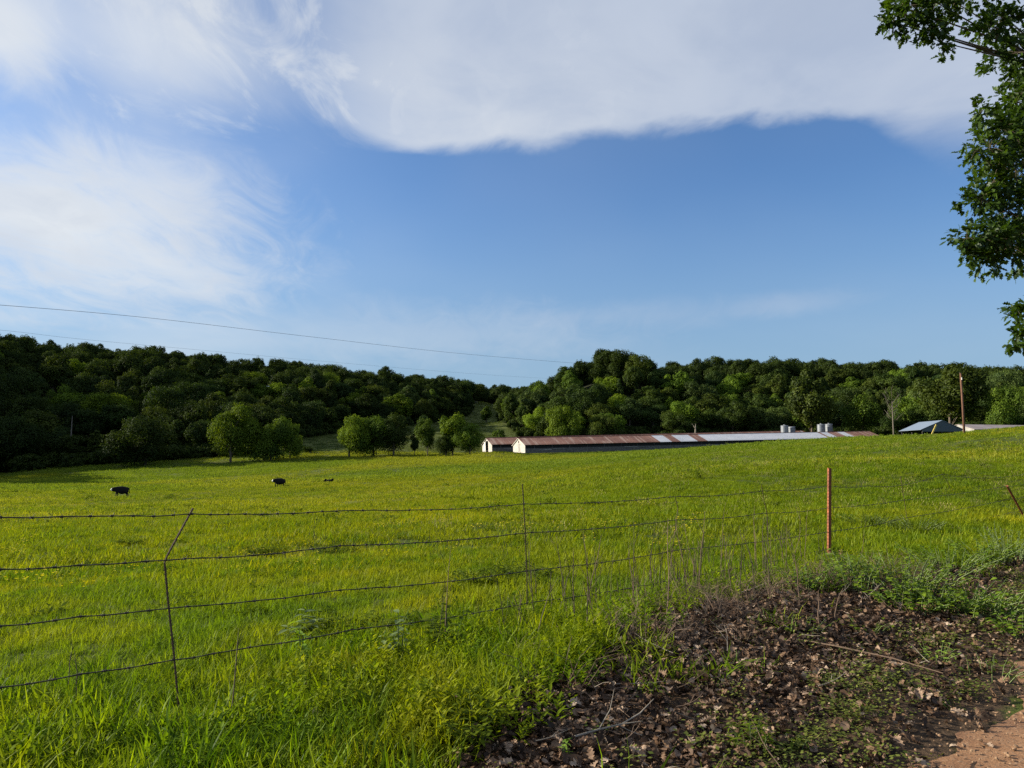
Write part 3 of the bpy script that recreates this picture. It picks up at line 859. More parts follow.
def build_litter():
    rng = np.random.default_rng(11); ml = litter_material(); protos = []
    for i in range(12):
        L_, W_ = rng.uniform(.08, .14), rng.uniform(.045, .08)
        V, T = leaf_arrays(rng, L_, W_, rng.uniform(-1.2, 1.5), rng.uniform(-.5, 1.3), 3 + i % 2) if i % 2 else ovate(rng, L_ * .85, W_)
        if i % 2 == 0: V[:, 2] += rng.uniform(2, 9) * (V[:, 1] - .04) ** 2 + rng.uniform(-3, 9) * V[:, 0] ** 2
        V[:, 1] -= .05; V[:, 2] += .01 + rng.normal(0, .004, len(V))
        protos.append(proto('dry_leaf', mesh_np('dry_leaf', V, T, mats=[ml])))
    x, y = polar(480000, 2.3, 26, 300, 1230)
    s, o = road_so(x, y)
    lz = litter_zone(x, y)
    dens = lz * np.where(o < 1.5, .12, np.where(o < 2.0, .40, 1.0)) * (.35 + .9 * fbm(x, y, .5, 61)) * np.clip(6.5 / y, .22, 1.1)
    dens = np.maximum(dens, np.where((o > 1.15) & (o < 5.6), .03, .0015) * (fbm(x, y, .6, 62) > .5))
    ok = (rngG.random(len(x)) < dens * .95); x, y = x[ok], y[ok]; n = len(x)
    rt = np.c_[rngG.normal(0, .5, n), rngG.normal(0, .5, n), rngG.uniform(0, 6.28, n)]
    scatter('leaf_litter', np.c_[x, y, height(x, y) + rngG.uniform(0, .045, n)], rt, rngG.uniform(.30, .80, n), rngG.integers(0, 12, n), protos,
            'brown fallen oak leaves covering the bank beside the road', 'leaf litter')
    # low ground cover between the leaves and the road
    gp = []
    for i in range(5):
        r2 = np.random.default_rng(300 + i); V, T, tn = [], [], []
        for k in range(26):
            a = r2.uniform(0, 6.28); r = .10 * math.sqrt(r2.random()); c = np.array((r * math.cos(a), r * math.sin(a), r2.uniform(.008, .06)))
            az = r2.uniform(0, 6.28); L = r2.uniform(.012, .026); d = np.array((math.cos(az), math.sin(az), r2.uniform(-.2, .5))); w = np.array((-d[1], d[0], 0)) * L * .35
            b = len(V); V += [c, c + d * L * .5 + w, c + d * L, c + d * L * .5 - w]; T += [(b, b + 1, b + 2), (b, b + 2, b + 3)]; tn += [r2.random()] * 4
        gp.append(proto('ground_cover_sprig', mesh_np('ground_cover_sprig', V, T, mats=[M['cover']], attrs={'tone': ('FLOAT', tn)})))
    x, y = polar(30000, 2.5, 16, 500, 1230); s, o = road_so(x, y)
    pr = .8 * np.exp(-((o - 1.80 - .015 * s) / .36) ** 2) * np.clip((fbm(x, y, .45, 71) - .36) * 4, 0, 1) + .05 * litter_zone(x, y) * (fbm(x, y, .5, 72) > .55)
    ok = rngG.random(len(x)) < pr * .8; x, y = x[ok], y[ok]; n = len(x)
    scatter('ground_cover', np.c_[x, y, height(x, y) + .012], rots(n, .2), rngG.uniform(.7, 1.5, n), rngG.integers(0, 5, n), gp,
            'low creeping green weeds between the leaf litter and the gravel', 'ground cover')
    # loose stones on the road and its edge
    sp_ = []
    for i in range(5):
        r2 = np.random.default_rng(330 + i); bm = bmesh.new(); bmesh.ops.create_icosphere(bm, subdivisions=1, radius=.012)
        for v in bm.verts: v.co = Vector((v.co.x * r2.uniform(.7, 1.3), v.co.y * r2.uniform(.7, 1.2), v.co.z * r2.uniform(.45, .8)))
        me = bpy.data.meshes.new('stone'); bm.to_mesh(me); bm.free(); me.materials.append(M['stone']); sp_.append(proto('stone', me))
    x, y = polar(26000, 2.3, 14, 780, 1380); s, o = road_so(x, y); ok = (o < 1.75) & (rngG.random(len(x)) < np.where(o < 1.2, .75, .75 - (o - 1.2) * 1.3)); x, y = x[ok], y[ok]; n = len(x)
    scatter('gravel', np.c_[x, y, height(x, y) + .030], rots(n, .5), .35 + 1.1 * rngG.random(n) ** 3, rngG.integers(0, 5, n), sp_, 'small loose tan stones lying on the dirt road', 'gravel')
    # twigs
    tp = []
    for i in range(4):
        r2 = random.Random(400 + i); mb = MB(); L = r2.uniform(.18, .45); p = [Vector((0, 0, .02))]
        d = Vector((1, 0, 0))
        for k in range(5): d = (d + Vector((0, r2.uniform(-.25, .25), r2.uniform(-.1, .12)))).normalized(); p.append(p[-1] + d * L / 5)
        mb.tube(p, [.0035, .0032, .003, .0025, .002, .001], 4)
        q = p[2]; mb.tube([q, q + Vector((.06, .05, .03)), q + Vector((.13, .08, .03))], [.002, .0016, .0008], 4)
        tp.append(proto('twig', mb.mesh('twig', M['drystalk'] if i % 2 else M['palebark'])))
    x, y = polar(9000, 2.4, 15, 300, 1150); s, o = road_so(x, y)
    ok = (litter_zone(x, y) > .5) & (o > 1.8) & (rngG.random(len(x)) < np.where((o > 3) & (s > 4), .14, .03)); x, y = x[ok], y[ok]; n = len(x)
    scatter('fallen_twigs', np.c_[x, y, height(x, y) + .04], np.c_[rngG.normal(0, .2, n), rngG.normal(-.1, .25, n), rngG.uniform(0, 6.28, n)], rngG.uniform(.4, 1.0, n), rngG.integers(0, 4, n), tp,
            'thin dry twigs strewn over the fallen leaves', 'twigs')
    # dry grass tangle on the bank crest
    dp = []
    for i in range(5):
        r2 = random.Random(420 + i); mb = MB()
        for k in range(9):
            a = r2.uniform(0, 6.28); l = r2.uniform(.25, .62); le = r2.uniform(.15, .9)
            b = Vector((r2.uniform(-.1, .1), r2.uniform(-.1, .1), 0)); dx = Vector((math.cos(a) * le, math.sin(a) * le, 0))
            mb.tube([b, b + dx * l * .35 + Vector((0, 0, l * .45)), b + dx * l * .9 + Vector((0, 0, l * (.8 - .35 * le)))], [.0028, .0022, .001], 3, False)
        dp.append(proto('dry_tuft', mb.mesh('dry_tuft', M['drystalk'] if i != 2 else M['darkstalk'])))
    x, y = polar(9000, 5, 14, 480, 1024); s, o = road_so(x, y)
    pr = np.exp(-((o - np.interp(s, OUT_S, OUT_O) + .30) / .62) ** 2) * np.exp(-((s - 8.0) / 2.6) ** 2) * (.3 + fbm(x, y, .5, 91))
    ok = rngG.random(len(x)) < pr * .62; x, y = x[ok], y[ok]; n = len(x)
    scatter('dry_grass', np.c_[x, y, height(x, y)], rots(n, .75), rngG.uniform(.4, 1.0, n), rngG.integers(0, 5, n), dp,
            'tangle of dead straw coloured stems on top of the leaf bank', 'dry grass')


build_litter()

# ------------------------------------------------------------------ trees
def sphere_dirs(rng, n):
    v = rng.normal(size=(n, 3)); return v / np.linalg.norm(v, axis=1)[:, None]


def crown_mesh(name, seed, H=16., W=13., base=.16, n_lobes=34, cards=10500, size=.43, shape='dome', m=None):
    """leaf clumps on many small lobes that fill an uneven crown"""
    rng = np.random.default_rng(seed); V, T, tone = [], [], []
    lob = []
    tries = 0
    bump = sphere_dirs(rng, 7); bamp = rng.uniform(-.42, .38, 7); lean = rng.normal(0, .09, 2)
    while len(lob) < n_lobes and tries < 4000:
        tries += 1
        d = sphere_dirs(rng, 1)[0]; r = rng.random() ** .38
        r *= 1 + float((bamp * np.clip((bump @ d - .35) / .65, 0, 1)).sum())
        u = d * r
        t = float(np.clip((u[2] + 1) / 2, 0, 1.08))                     # 0 foot of crown .. 1 top
        if shape == 'cone': wid = 1.02 - .86 * t
        elif shape == 'column': wid = .78 - .35 * t
        elif shape == 'vase': wid = .62 + .45 * t - .25 * t * t
        else: wid = 1.0
        c = np.array((u[0] * W * .40 * wid + lean[0] * W * t, u[1] * W * .40 * wid + lean[1] * W * t, H * (base + (1 - base) * (.06 + t * .84))))
        lr = W * rng.uniform(.085, .205) * (.7 + .3 * wid) * (.8 if shape == 'cone' else 1)
        if c[2] + lr > H: c[2] = H - lr
        lob.append((c, lr, rng.random()))
    a = np.array([l[1] ** 2 for l in lob]); cnt = (a / a.sum() * cards).astype(int)
    cs, ns, tn = [], [], []
    for (c, lr, tv), k in zip(lob, cnt):
        d = sphere_dirs(rng, k); flip = (d[:, 2] < -.3) & (rng.random(k) < .6); d[flip, 2] *= -1
        rad = lr * (.62 + .45 * rng.random(k) ** .7)[:, None] * (1 + .25 * np.sin(d[:, :1] * 5 + tv * 9) * np.cos(d[:, 1:2] * 6 + tv * 5))
        cs.append(c + d * rad); ns.append(d); tn.append(np.clip(tv * .55 + rng.random(k) * .45, 0, 1))
    cs, ns, tn = np.vstack(cs), np.vstack(ns), np.concatenate(tn); k = len(cs)
    nn = ns + rng.normal(0, .55, (k, 3)); nn[:, 2] += .25; nn /= np.linalg.norm(nn, axis=1)[:, None]
    u = np.cross(nn, rng.normal(size=(k, 3))); u /= np.linalg.norm(u, axis=1)[:, None]; w = np.cross(nn, u)
    sz = size * rng.uniform(.55, 1.2, k)[:, None]
    # a clump: a ragged five-cornered fan, slightly domed
    P = []
    for j in range(5):
        an = j * 2 * math.pi / 5 + rng.uniform(-.3, .3, k)[:, None]; rj = sz * rng.uniform(.35, .75, k)[:, None]
        P.append(cs + u * np.cos(an) * rj + w * np.sin(an) * rj - nn * sz * .12)
    ctr = cs + nn * sz * .10
    Vv = np.stack([ctr] + P, 1).reshape(-1, 3)
    b = np.arange(k)[:, None] * 6
    Tt = np.concatenate([np.c_[b, b + 1 + j, b + 1 + (j + 1) % 5] for j in range(5)], 0)
    return mesh_np(name, Vv, Tt, mats=[m or M['tree']], attrs={'tone': ('FLOAT', np.repeat(tn, 6))}), lob


def trunk_mesh(name, seed, H, W, lob, r0=.28, m=None):
    rng = random.Random(seed); mb = MB()
    top = H * .72; pts = []
    for k in range(7):
        t = k / 6; pts.append((math.sin(t * 3 + seed) * .25 * t, math.cos(t * 2.3 + seed) * .25 * t, top * t - .4))
    mb.tube(pts, [r0 * (1.25 - .95 * k / 6) for k in range(7)], 7)
    for c, lr, _ in rng.sample(lob, min(9, len(lob))):
        c = Vector(c); t = max(.18, min(.8, (c.z / top) * .6)); i = int(t * 6); b = Vector(pts[i])
        mb.tube([b, b.lerp(c, .5) + Vector((0, 0, .5)), c], [r0 * .4, r0 * .25, r0 * .08], 5)
    return mb.mesh(name, m or M['bark'], True)


PROTO = {}


def proto_tree(key, seed, shape, H, W, base, **kw):
    cm, lob = crown_mesh('crown', seed, H, W, base, shape=shape, **kw)
    tm = trunk_mesh('trunk', seed, H, W, lob)
    PROTO.setdefault(key, []).append((cm, tm, H, W))


for i in range(9): proto_tree('dome', 500 + i, 'dome', 16, 12 + (i % 4), .10 + .03 * (i % 3), n_lobes=26 + 4 * i)
for i in range(5): proto_tree('vase', 520 + i, 'vase', 17, 13, .18, n_lobes=36)
for i in range(4): proto_tree('column', 530 + i, 'column', 17, 11, .10, n_lobes=30)
for i in range(2): proto_tree('cone', 540 + i, 'cone', 16, 9.5, .05, n_lobes=46, cards=7000, size=.45)
for i in range(4): proto_tree('low', 550 + i, 'dome', 13, 14.5, .02, n_lobes=30, cards=17000, size=.33)
for i in range(3): proto_tree('bush', 560 + i, 'dome', 3.2, 4.2, .0, n_lobes=16, cards=900, size=.32)

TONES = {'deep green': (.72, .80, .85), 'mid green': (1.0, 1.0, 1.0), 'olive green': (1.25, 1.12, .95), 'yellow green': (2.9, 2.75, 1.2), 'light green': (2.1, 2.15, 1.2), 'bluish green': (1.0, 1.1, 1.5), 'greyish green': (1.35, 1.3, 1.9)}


def place_tree(name, label, cat, loc, kind, height_m, width_m, tone, rnd, group=None):
    cm, tm, H, W = rnd.choice(PROTO[kind])
    t = empty(name, loc, rnd.uniform(0, 6.28)); tag(t, label, cat, group)
    t.scale = (width_m / W, width_m / W, height_m / H)
    lit_ = 1.4 if group and 'right' in group else 1.0  # sunlight on the right wood put into its crown colour
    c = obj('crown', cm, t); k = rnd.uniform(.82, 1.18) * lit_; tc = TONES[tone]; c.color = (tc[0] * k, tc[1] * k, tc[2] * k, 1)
    obj('trunk', tm, t)
    return t


rT = random.Random(3)
# the trees along the field edge and in the glade, one by one: column, foot row, distance, top row, width in px
FIELD = [
    ('tree', 'wide dark round tree at the left field edge, right of the pale dead trunk', 'low', 147, 232, 414, 62, 'mid green'),
    ('tree', 'tallest sunlit yellow green tree at the field edge above the middle cow', 'low', 232, 232, 403, 52, 'yellow green'),
    ('tree', 'rounded tree touching the right side of the tallest sunlit field-edge tree', 'low', 272, 236, 417, 44, 'light green'),
    ('tree', 'half hidden tree rounding off the right end of the sunlit field-edge pair', 'low', 291, 241, 420, 32, 'light green'),
    ('tree', 'leftmost tree of the dense clump at the field edge beside the glade', 'low', 350, 241, 415, 42, 'yellow green'),
    ('tree', 'middle tree of the dense clump at the field edge beside the glade', 'low', 374, 244, 414, 42, 'light green'),
    ('tree', 'rightmost and tallest tree of the dense clump beside the glade', 'low', 394, 242, 413, 42, 'mid green'),
    ('sapling', 'small dark sapling in the gap right of the dense clump', 'column', 415, 246, 431, 14, 'deep green'),
    ('tree', 'slender open tree between the dense clump and the barn group', 'vase', 428, 232, 419, 26, 'light green'),
    ('tree', 'tall tree with a raised crown in the group left of the barns', 'vase', 453, 229, 412, 31, 'yellow green'),
    ('tree', 'spreading low tree nearest to the white end of the back barn', 'low', 470, 226, 423, 34, 'light green'),
    ('tree', 'low bushy tree under the raised crown left of the barns', 'low', 446, 227, 433, 24, 'mid green'),
    ('tree', 'pale cone shaped tree alone high in the valley glade', 'cone', 486, 412, 401, 19, 'light green'),
    ('sapling', 'small feathery sapling standing above the roof of the back barn', 'bush', 499, 330, 428, 15, 'light green'),
    ('sapling', 'little shrubby sapling in the glade left of the dense clump', 'bush', 311, 256, 445, 12, 'mid green'),
    ('sapling', 'pale rounded bush on the glade slope above the dense clump', 'bush', 424, 330, 415, 12, 'bluish green'),
    ('tree', 'sunlit tree at the left foot of the right wood beside the glade', 'low', 516, 395, 396, 30, 'light green'),
    ('tree', 'bright yellow green tree at the wood foot just above the front barn end', 'low', 560, 335, 403, 34, 'yellow green'),
    ('tree', 'very tall pale green tree standing behind the left pair of feed bins', 'dome', 812, 305, 366, 50, 'olive green'),
    ('tree', 'tall rounded tree in front of the wood just right of the feed bins', 'dome', 862, 300, 394, 40, 'light green'),
    ('tree', 'big broad tree directly behind the wooden utility pole', 'dome', 950, 262, 362, 62, 'olive green'),
    ('tree', 'rounded bright tree behind the roof of the long low shed', 'low', 1002, 250, 384, 42, 'light green'),
]
FIELD_XY = []
for nm, lab, kd, px, D, top, wpx, tone in FIELD:
    p = on_ground(px, D); FIELD_XY.append((p.x, p.y, wpx * D / F / 2))
    hgt = (EYE + rise(top, D)) - p.z
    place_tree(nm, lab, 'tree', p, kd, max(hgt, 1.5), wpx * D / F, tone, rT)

# the woods
LAND_L = [(-400, 'left picture edge'), (72, 'pale dead trunk'), (147, 'wide dark tree'), (232, 'tallest sunlit tree'),
          (300, 'the sunlit pair'), (373, 'dense glade clump'), (452, 'raised-crown tree')]
LAND_R = [(480, 'valley glade'), (519, 'front barn gable'), (610, 'hill summit'), (700, 'barn roof middle'), (787, 'left feed bins'),
          (826, 'right feed bins'), (925, 'blue shed'), (963, 'utility pole')]
ORD = ['first', 'second', 'third', 'fourth', 'fifth', 'sixth', 'seventh', 'eighth', 'ninth', 'tenth', 'eleventh', 'twelfth']


def ridge_d(px):
    L = np.interp(px, [r[0] for r in RIDGE_L], [r[2] for r in RIDGE_L]); Rr = np.interp(px, [r[0] for r in RIDGE_R], [r[2] for r in RIDGE_R])
    return np.where(px < 490, L, Rr)


def build_woods():
    rng = np.random.default_rng(17); sp_ = 12.2; cand = []
    for gx in np.arange(-440, 330, sp_):
        for k, gy in enumerate(np.arange(180, 640, sp_ * .9)):
            x = gx + (sp_ / 2 if k % 2 else 0) + rng.uniform(-3.2, 3.2); y = gy + rng.uniform(-3.2, 3.2)
            px = float(px_of(x, y)); wb = float(wood_base(px))
            if px < -440 or px > 1210: continue
            if y < wb + 2 or y > float(ridge_d(px)) + 10: continue
            if any(math.hypot(x - a, y - b) < max(5, r * .9) for a, b, r in FIELD_XY): continue
            cand.append((x, y, px, (y - wb) / (float(ridge_d(px)) + 8 - wb)))
    inview = [c for c in cand if -25 < c[2] < 1050]
    rest = [c for c in cand if not -25 < c[2] < 1050]  # out of view; the far left ones add height to the shading ridge
    inview.sort(key=lambda c: c[3] * 60 + c[1] * .1)
    things, extra = inview[:296 - len(FIELD)], inview[296 - len(FIELD):] + rest
    print('wood trees', len(cand), 'in view', len(inview), 'as things', len(things))
    rows = {}
    spec = []
    for x, y, px, f in things:
        row = 0 if f < .16 else 1 if f < .38 else 2 if f < .62 else 3 if f < .84 else 4
        side = 'left' if px < 490 else 'right'
        sunny = .5 + .5 * (px > 490)
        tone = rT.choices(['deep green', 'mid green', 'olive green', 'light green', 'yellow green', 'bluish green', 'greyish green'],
                          [5, 5, 2.5, 1.2, .7, 1.2, .6] if side == 'left' else [2.0, 4, 4, 3.2, 2.0, .8, 2.6])[0]  # lighter tones favoured on the right put its sunlight into colour
        kd = rT.choices(['dome', 'vase', 'column', 'low', 'cone'], [6, 2, 1.4, 2.0 if row == 0 else .3, .25])[0]
        spec.append([x, y, px, row, side, tone, kd]); rows.setdefault((side, row), []).append(spec[-1])
    ROWN = ['at {} wood foot', 'low on {} slope', 'midway up {} slope', 'high on {} slope', 'on {} hill skyline']
    FORM = {'dome': 'round', 'vase': 'spreading', 'column': 'narrow', 'low': 'bushy', 'cone': 'pointed'}
    for (side, row), lst in rows.items():
        lst.sort(key=lambda c: c[2]); land = LAND_L if side == 'left' else LAND_R; seen = {}
        for c in lst:
            lm = [l for l in land if l[0] <= c[2]][-1]; k = seen.get(lm[1], 0); seen[lm[1]] = k + 1
            c.append(f"{c[5]} {FORM[c[6]]} tree {ROWN[row].format(side)}, {ORD[min(k, 11)]} right of {lm[1]}")
    zs = height([c[0] for c in spec], [c[1] for c in spec])
    for c, z in zip(spec, zs):
        x, y, px, row, side, tone, kd, lab = c
        hgt = rT.choice((1, 1, 1, 1.16)) * rT.uniform(11.5, 18) * (.9 if row == 0 else 1); wid = rT.uniform(11, 18) if kd != 'column' else rT.uniform(9, 11)
        if kd == 'cone': wid = rT.uniform(7.5, 9.5)
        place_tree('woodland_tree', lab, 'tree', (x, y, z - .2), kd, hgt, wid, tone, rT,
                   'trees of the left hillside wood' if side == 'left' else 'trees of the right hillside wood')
    # far woods and the trees behind the ridge tops: one mass
    pts = [(x, y) for x, y, *_ in extra]
    for px, d0, d1, n in ((None, 0, 0, 0),):
        pass
    for _ in range(420):
        px = rng.uniform(425, 600); D = rng.uniform(575, 800); pts.append((X_at(px, D), D))
    for _ in range(330):
        px = rng.uniform(-430, 440); D = float(ridge_d(np.array(px))) + rng.uniform(10, 45); pts.append((X_at(px, D), D))
    for _ in range(330):
        px = rng.uniform(520, 1180); D = float(ridge_d(np.array(px))) + rng.uniform(10, 45); pts.append((X_at(px, D), D))
    pts = np.array(pts); n = len(pts)
    pr = [proto('far_crown', p[0]) for p in PROTO['dome'] + PROTO['vase']]
    o = scatter('far_woodland', np.c_[pts, height(pts[:, 0], pts[:, 1]) - 1.0], np.c_[np.zeros(n), np.zeros(n), rng.uniform(0, 6.28, n)], rng.uniform(.8, 1.12, n), rng.integers(0, len(pr), n), pr,
                'distant mass of treetops closing the valley between both hills', 'woods')
    # shrubs along the foot of the woods
    pts = []
    for _ in range(1500):
        px = rng.uniform(-190, 1200); wb = float(wood_base(px)); D = wb + rng.uniform(-3.5, 10)
        if 472 < px < 497: continue
        pts.append((X_at(px, D), D))
    for _ in range(900):
        px = rng.uniform(-190, 1200); wb = float(wood_base(px)); D = wb + rng.uniform(5, 60)
        if 472 < px < 497: continue
        pts.append((X_at(px, D), D))
    pts = np.array(pts); n = len(pts)
    pr = [proto('shrub_source', p[0]) for p in PROTO['bush']]
    scatter('woodland_undergrowth', np.c_[pts, height(pts[:, 0], pts[:, 1]) - .2], np.c_[np.zeros(n), np.zeros(n), rng.uniform(0, 6.28, n)], rng.uniform(.6, 1.7, n), rng.integers(0, len(pr), n), pr,
            'dark shrubs and saplings crowding the foot of the woods', 'undergrowth')


build_woods()

# trees outside the frame on the left whose shade falls on the valley floor
for k, (px, D, h_) in enumerate(((-52, 212, 22), (-58, 198, 23), (-62, 184, 22), (-66, 171, 22), (-130, 186, 22))):
    p = on_ground(px, D)
    place_tree('field_edge_tree', ['tall green tree past the left end of the pasture edge', 'broad green tree past the left end of the pasture edge', 'rounded tree nearer along the left pasture edge',
               'leafy tree well along the left pasture edge', 'nearest shorter tree along the left pasture edge'][k], 'tree', p, 'low', h_, 16, 'mid green', rT)


def snag(label, px, D, top, lean, m, branches, r0):
    p = on_ground(px, D); h = EYE + rise(top, D) - p.z; rnd = random.Random(int(px))
    mb = MB(); pts = [Vector((lean * t * t * h, 0, h * t - .3 * (t == 0))) for t in (0, .25, .5, .75, 1)]
    mb.tube(pts, [r0, r0 * .85, r0 * .68, r0 * .45, r0 * .12], 7)
    t = empty('dead_tree', p); tag(t, label, 'dead tree'); mb.build('trunk', m, t, True)
    for k in range(branches):
        f = rnd.uniform(.4, .92); b = Vector((lean * f * f * h, 0, h * f)); a = rnd.uniform(0, 6.28); l = h * rnd.uniform(.18, .36)
        d = Vector((math.cos(a), math.sin(a) * .6, rnd.uniform(.5, 1.3))).normalized(); q = MB()
        c1 = b + d * l * .5; c2 = b + d * l + Vector((0, 0, l * .1))
        q.tube([b, c1, c2], [r0 * .33, r0 * .22, r0 * .05], 5)
        for j in range(3):
            e = d + Vector((rnd.uniform(-.8, .8), rnd.uniform(-.6, .6), rnd.uniform(0, .6))); s0 = b.lerp(c2, rnd.uniform(.4, .9)); q.tube([s0, s0 + e.normalized() * l * .4], [r0 * .14, r0 * .03], 4)
        q.build('branch', m, t, True)


snag('pale bare dead trunk standing in the dark left wood', 72, 250, 416, .0, M['greybark'], 0, .34)
snag('grey bare dead tree with forking branches left of the blue shed', 893, 282, 396, .0, M['greybark'], 16, .30)
snag('short pale broken snag above the middle of the barn roof', 695, 312, 424, .02, M['palebark'], 2, .55)

# ------------------------------------------------------------------ barns
ROOF1 = barn_roof_material('rusted_barn_roof', [(.47, 1), (.515, 0), (.555, 1), (.60, 0), (.65, 1), (.945, 0), (.955, 1), (.965, 0), (.975, 1), (.985, 0)])


def barn_roof_local(name, fr):
    return barn_roof_material(name, [(a, v) for a, v in fr])


def build_barn(label, P, z0, slope, L, W, eave, ridge, roof_bands, doors, seed):
    """long poultry barn along local +x, its gable end at x = 0"""
    t = empty('poultry_barn', (P[0], P[1], z0), BARN_T); t.rotation_euler = (0, -slope, BARN_T)
    tag(t, label, 'barn', 'long poultry barns')
    hw = W / 2; oh = .45; rnd = random.Random(seed)
    # roof: two pitched sheets with thickness; material is banded by x/L, so the mesh is built in unit length and scaled
    m = barn_roof_material('barn_roof_' + str(seed), roof_bands)
    k = (ridge - eave) / hw
    ze = eave - k * oh
    rf = MB()
    n = 46
    for sgn in (-1, 1):
        for i in range(n):
            x0, x1 = i / n, (i + 1) / n; sag = (rnd.uniform(-.03, .03))
            y0, y1 = sgn * (hw + oh), 0
            vs = [(x0, y0, ze), (x1, y0, ze), (x1, y1, ridge), (x0, y1, ridge)]
            vs += [(a, b, c - .06) for a, b, c in vs]
            rf.add(vs, [(0, 1, 2, 3), (7, 6, 5, 4), (0, 4, 5, 1)] + ([(0, 3, 7, 4)] if i == 0 else []) + ([(1, 5, 6, 2)] if i == n - 1 else []))
    ro = rf.build('roof', m, t); ro.location.x = -.4; ro.scale.x = L + .8
    rc = MB(); rc.tube([(-.002, 0, ridge + .02), (1.002, 0, ridge + .02)], .13, 6); rc.build('ridge_cap', M['rusttrim'], ro)
    # gable ends
    for x, nm in ((0.0, 'front'), (L, 'back')):
        g = MB(); th = .12
        op = doors if nm == 'front' else None
        def wall(pts):
            o = [(x - th / 2, a, b) for a, b in pts] + [(x + th / 2, a, b) for a, b in pts]; q = len(pts)
            g.add(o, [tuple(range(q)), tuple(range(2 * q - 1, q - 1, -1))] + [(i, i + q, (i + 1) % q + q, (i + 1) % q) for i in range(q)])
        dw, dh = 1.5, 2.2
        if op == 'open':
            dh = 3.3
            wall([(-hw, -.5), (-dw, -.5), (-dw, ridge - k * dw - .08), (-hw, eave - .08)]); wall([(dw, -.5), (hw, -.5), (hw, eave - .08), (dw, ridge - k * dw - .08)])
            wall([(-dw + .002, dh), (dw - .002, dh), (dw - .002, ridge - k * dw - .09), (0, ridge - .09), (-dw + .002, ridge - k * dw - .09)])
        else:
            wall([(-hw, -.5), (hw, -.5), (hw, eave - .08), (0, ridge - .08), (-hw, eave - .08)])
        e = g.build('end_wall', M['whitewash'], t)
        if nm == 'front':
            if op == 'open':
                d = MB(); d.box((-.15, dw + .9, 1.5), (.06, 1.7, 3.0)); d.build('door', M['whitepaint'], e)
            else:
                d = MB(); d.box((-.10, 0, 1.2), (.06, 2.2, 2.5)); dd = d.build('door', M['greyboard_light'], e)
                d = MB(); d.box((-.10, .05, 3.05), (.06, .8, .8)); d.build('vent', M['darkwood'], e)
            tr = MB()
            for sg in (-1, 1):
                ln = math.hypot(hw + oh, ridge - ze); an = math.atan2(ridge - ze, hw + oh)
                tr.box((-.32, sg * (hw + oh) / 2, (ridge + ze) / 2 - .12), (.08, ln, .2), Matrix.Rotation(-sg * an, 3, 'X'))
            tr.build('barge_board', M['whitepaint'], e)
    # long sides: a low plank wall, an open gap darkened by a black sheet behind, posts and a fascia
    for sg in (-1, 1):
        w = MB(); w.box((L / 2, sg * hw, .1), (L - .14, .08, 1.5)); sw = w.build('side_wall', M['greyboard'], t)
        f = MB(); f.box((L / 2, sg * (hw + .01), eave - .22), (L - .14, .10, .26)); f.build('fascia', M['darkwood'], t)
        for i in range(int(L // 6)):
            q = MB(); q.box((3 + i * 6, sg * (hw - .08), eave / 2 - .1), (.14, .06, eave - .4)); q.build('post', M['greyboard'], t)
        if sg < 0:
            for i in range(9):
                q = MB(); x = rnd.uniform(4, L - 8); q.box((x, sg * (hw + .07), rnd.uniform(.3, .75)), (rnd.uniform(1.5, 6), .03, rnd.uniform(.10, .2))); q.build('plank', M['whitewash'] if i % 2 else M['greyboard_light'], t)
    for sg in (-1, 1):
        c_ = MB(); c_.box((L / 2, sg * (hw - .22), eave / 2 + .2), (L - .5, .02, eave - .2)); c_.build('gap_shade', M['gap_shade'], t)  # added black sheet stands for the shade inside the open sides
    fl = MB(); fl.box((L / 2, 0, -.1), (L - .3, W - .2, .1)); fl.build('floor', M['earth'], t)
    return t


M['rusttrim'] = simple('rusted_ridge', (.17, .06, .04), .8, var=.4, scale=2)
M['greyboard_light'] = simple('pale_grey_boards', (.30, .295, .28), .85, scale=1.2, color2=(.19, .185, .18))
M['gap_shade'] = simple('black_gap_shade', (.012, .012, .013), .9, scale=1)  # shade of the open barn sides as a near-black colour
M['earth'] = simple('earth_floor', (.06, .05, .04), .95, scale=1)
B_EAVE, B_RIDGE, B_W = 2.15, 4.35, 12.0
def bf(px):       # fraction of the barn's length seen at an image column
    k = (px - 512) / F
    return (k * 236.9 - 3.3) / (.951 - .309 * k) / BLEN


z1 = EYE + rise(451.5, 240); z1r = EYE + rise(437.8, 282) - B_EAVE + .25
SL1 = math.atan2(z1r - z1, BLEN)
build_barn('front poultry barn with white gable end and patched red and white roof', BARN1, z1, SL1, BLEN, B_W, B_EAVE, B_RIDGE,
           [(bf(a), v) for a, v in ((655.5, 1), (667, 0), (675, 1), (692.7, 0), (702, 1), (822, 0), (824.5, 1), (831.5, 0), (841, 1), (848, 0))], 'door', 1)
z2 = EYE + rise(438.2, 263) - B_RIDGE
build_barn('rear poultry barn with rusty roof, mostly hidden behind the front barn', BARN2, z2, SL1 * 1.18, BLEN * .95, B_W, B_EAVE, B_RIDGE, [(.985, 1), (.99, 0)], 'open', 2)


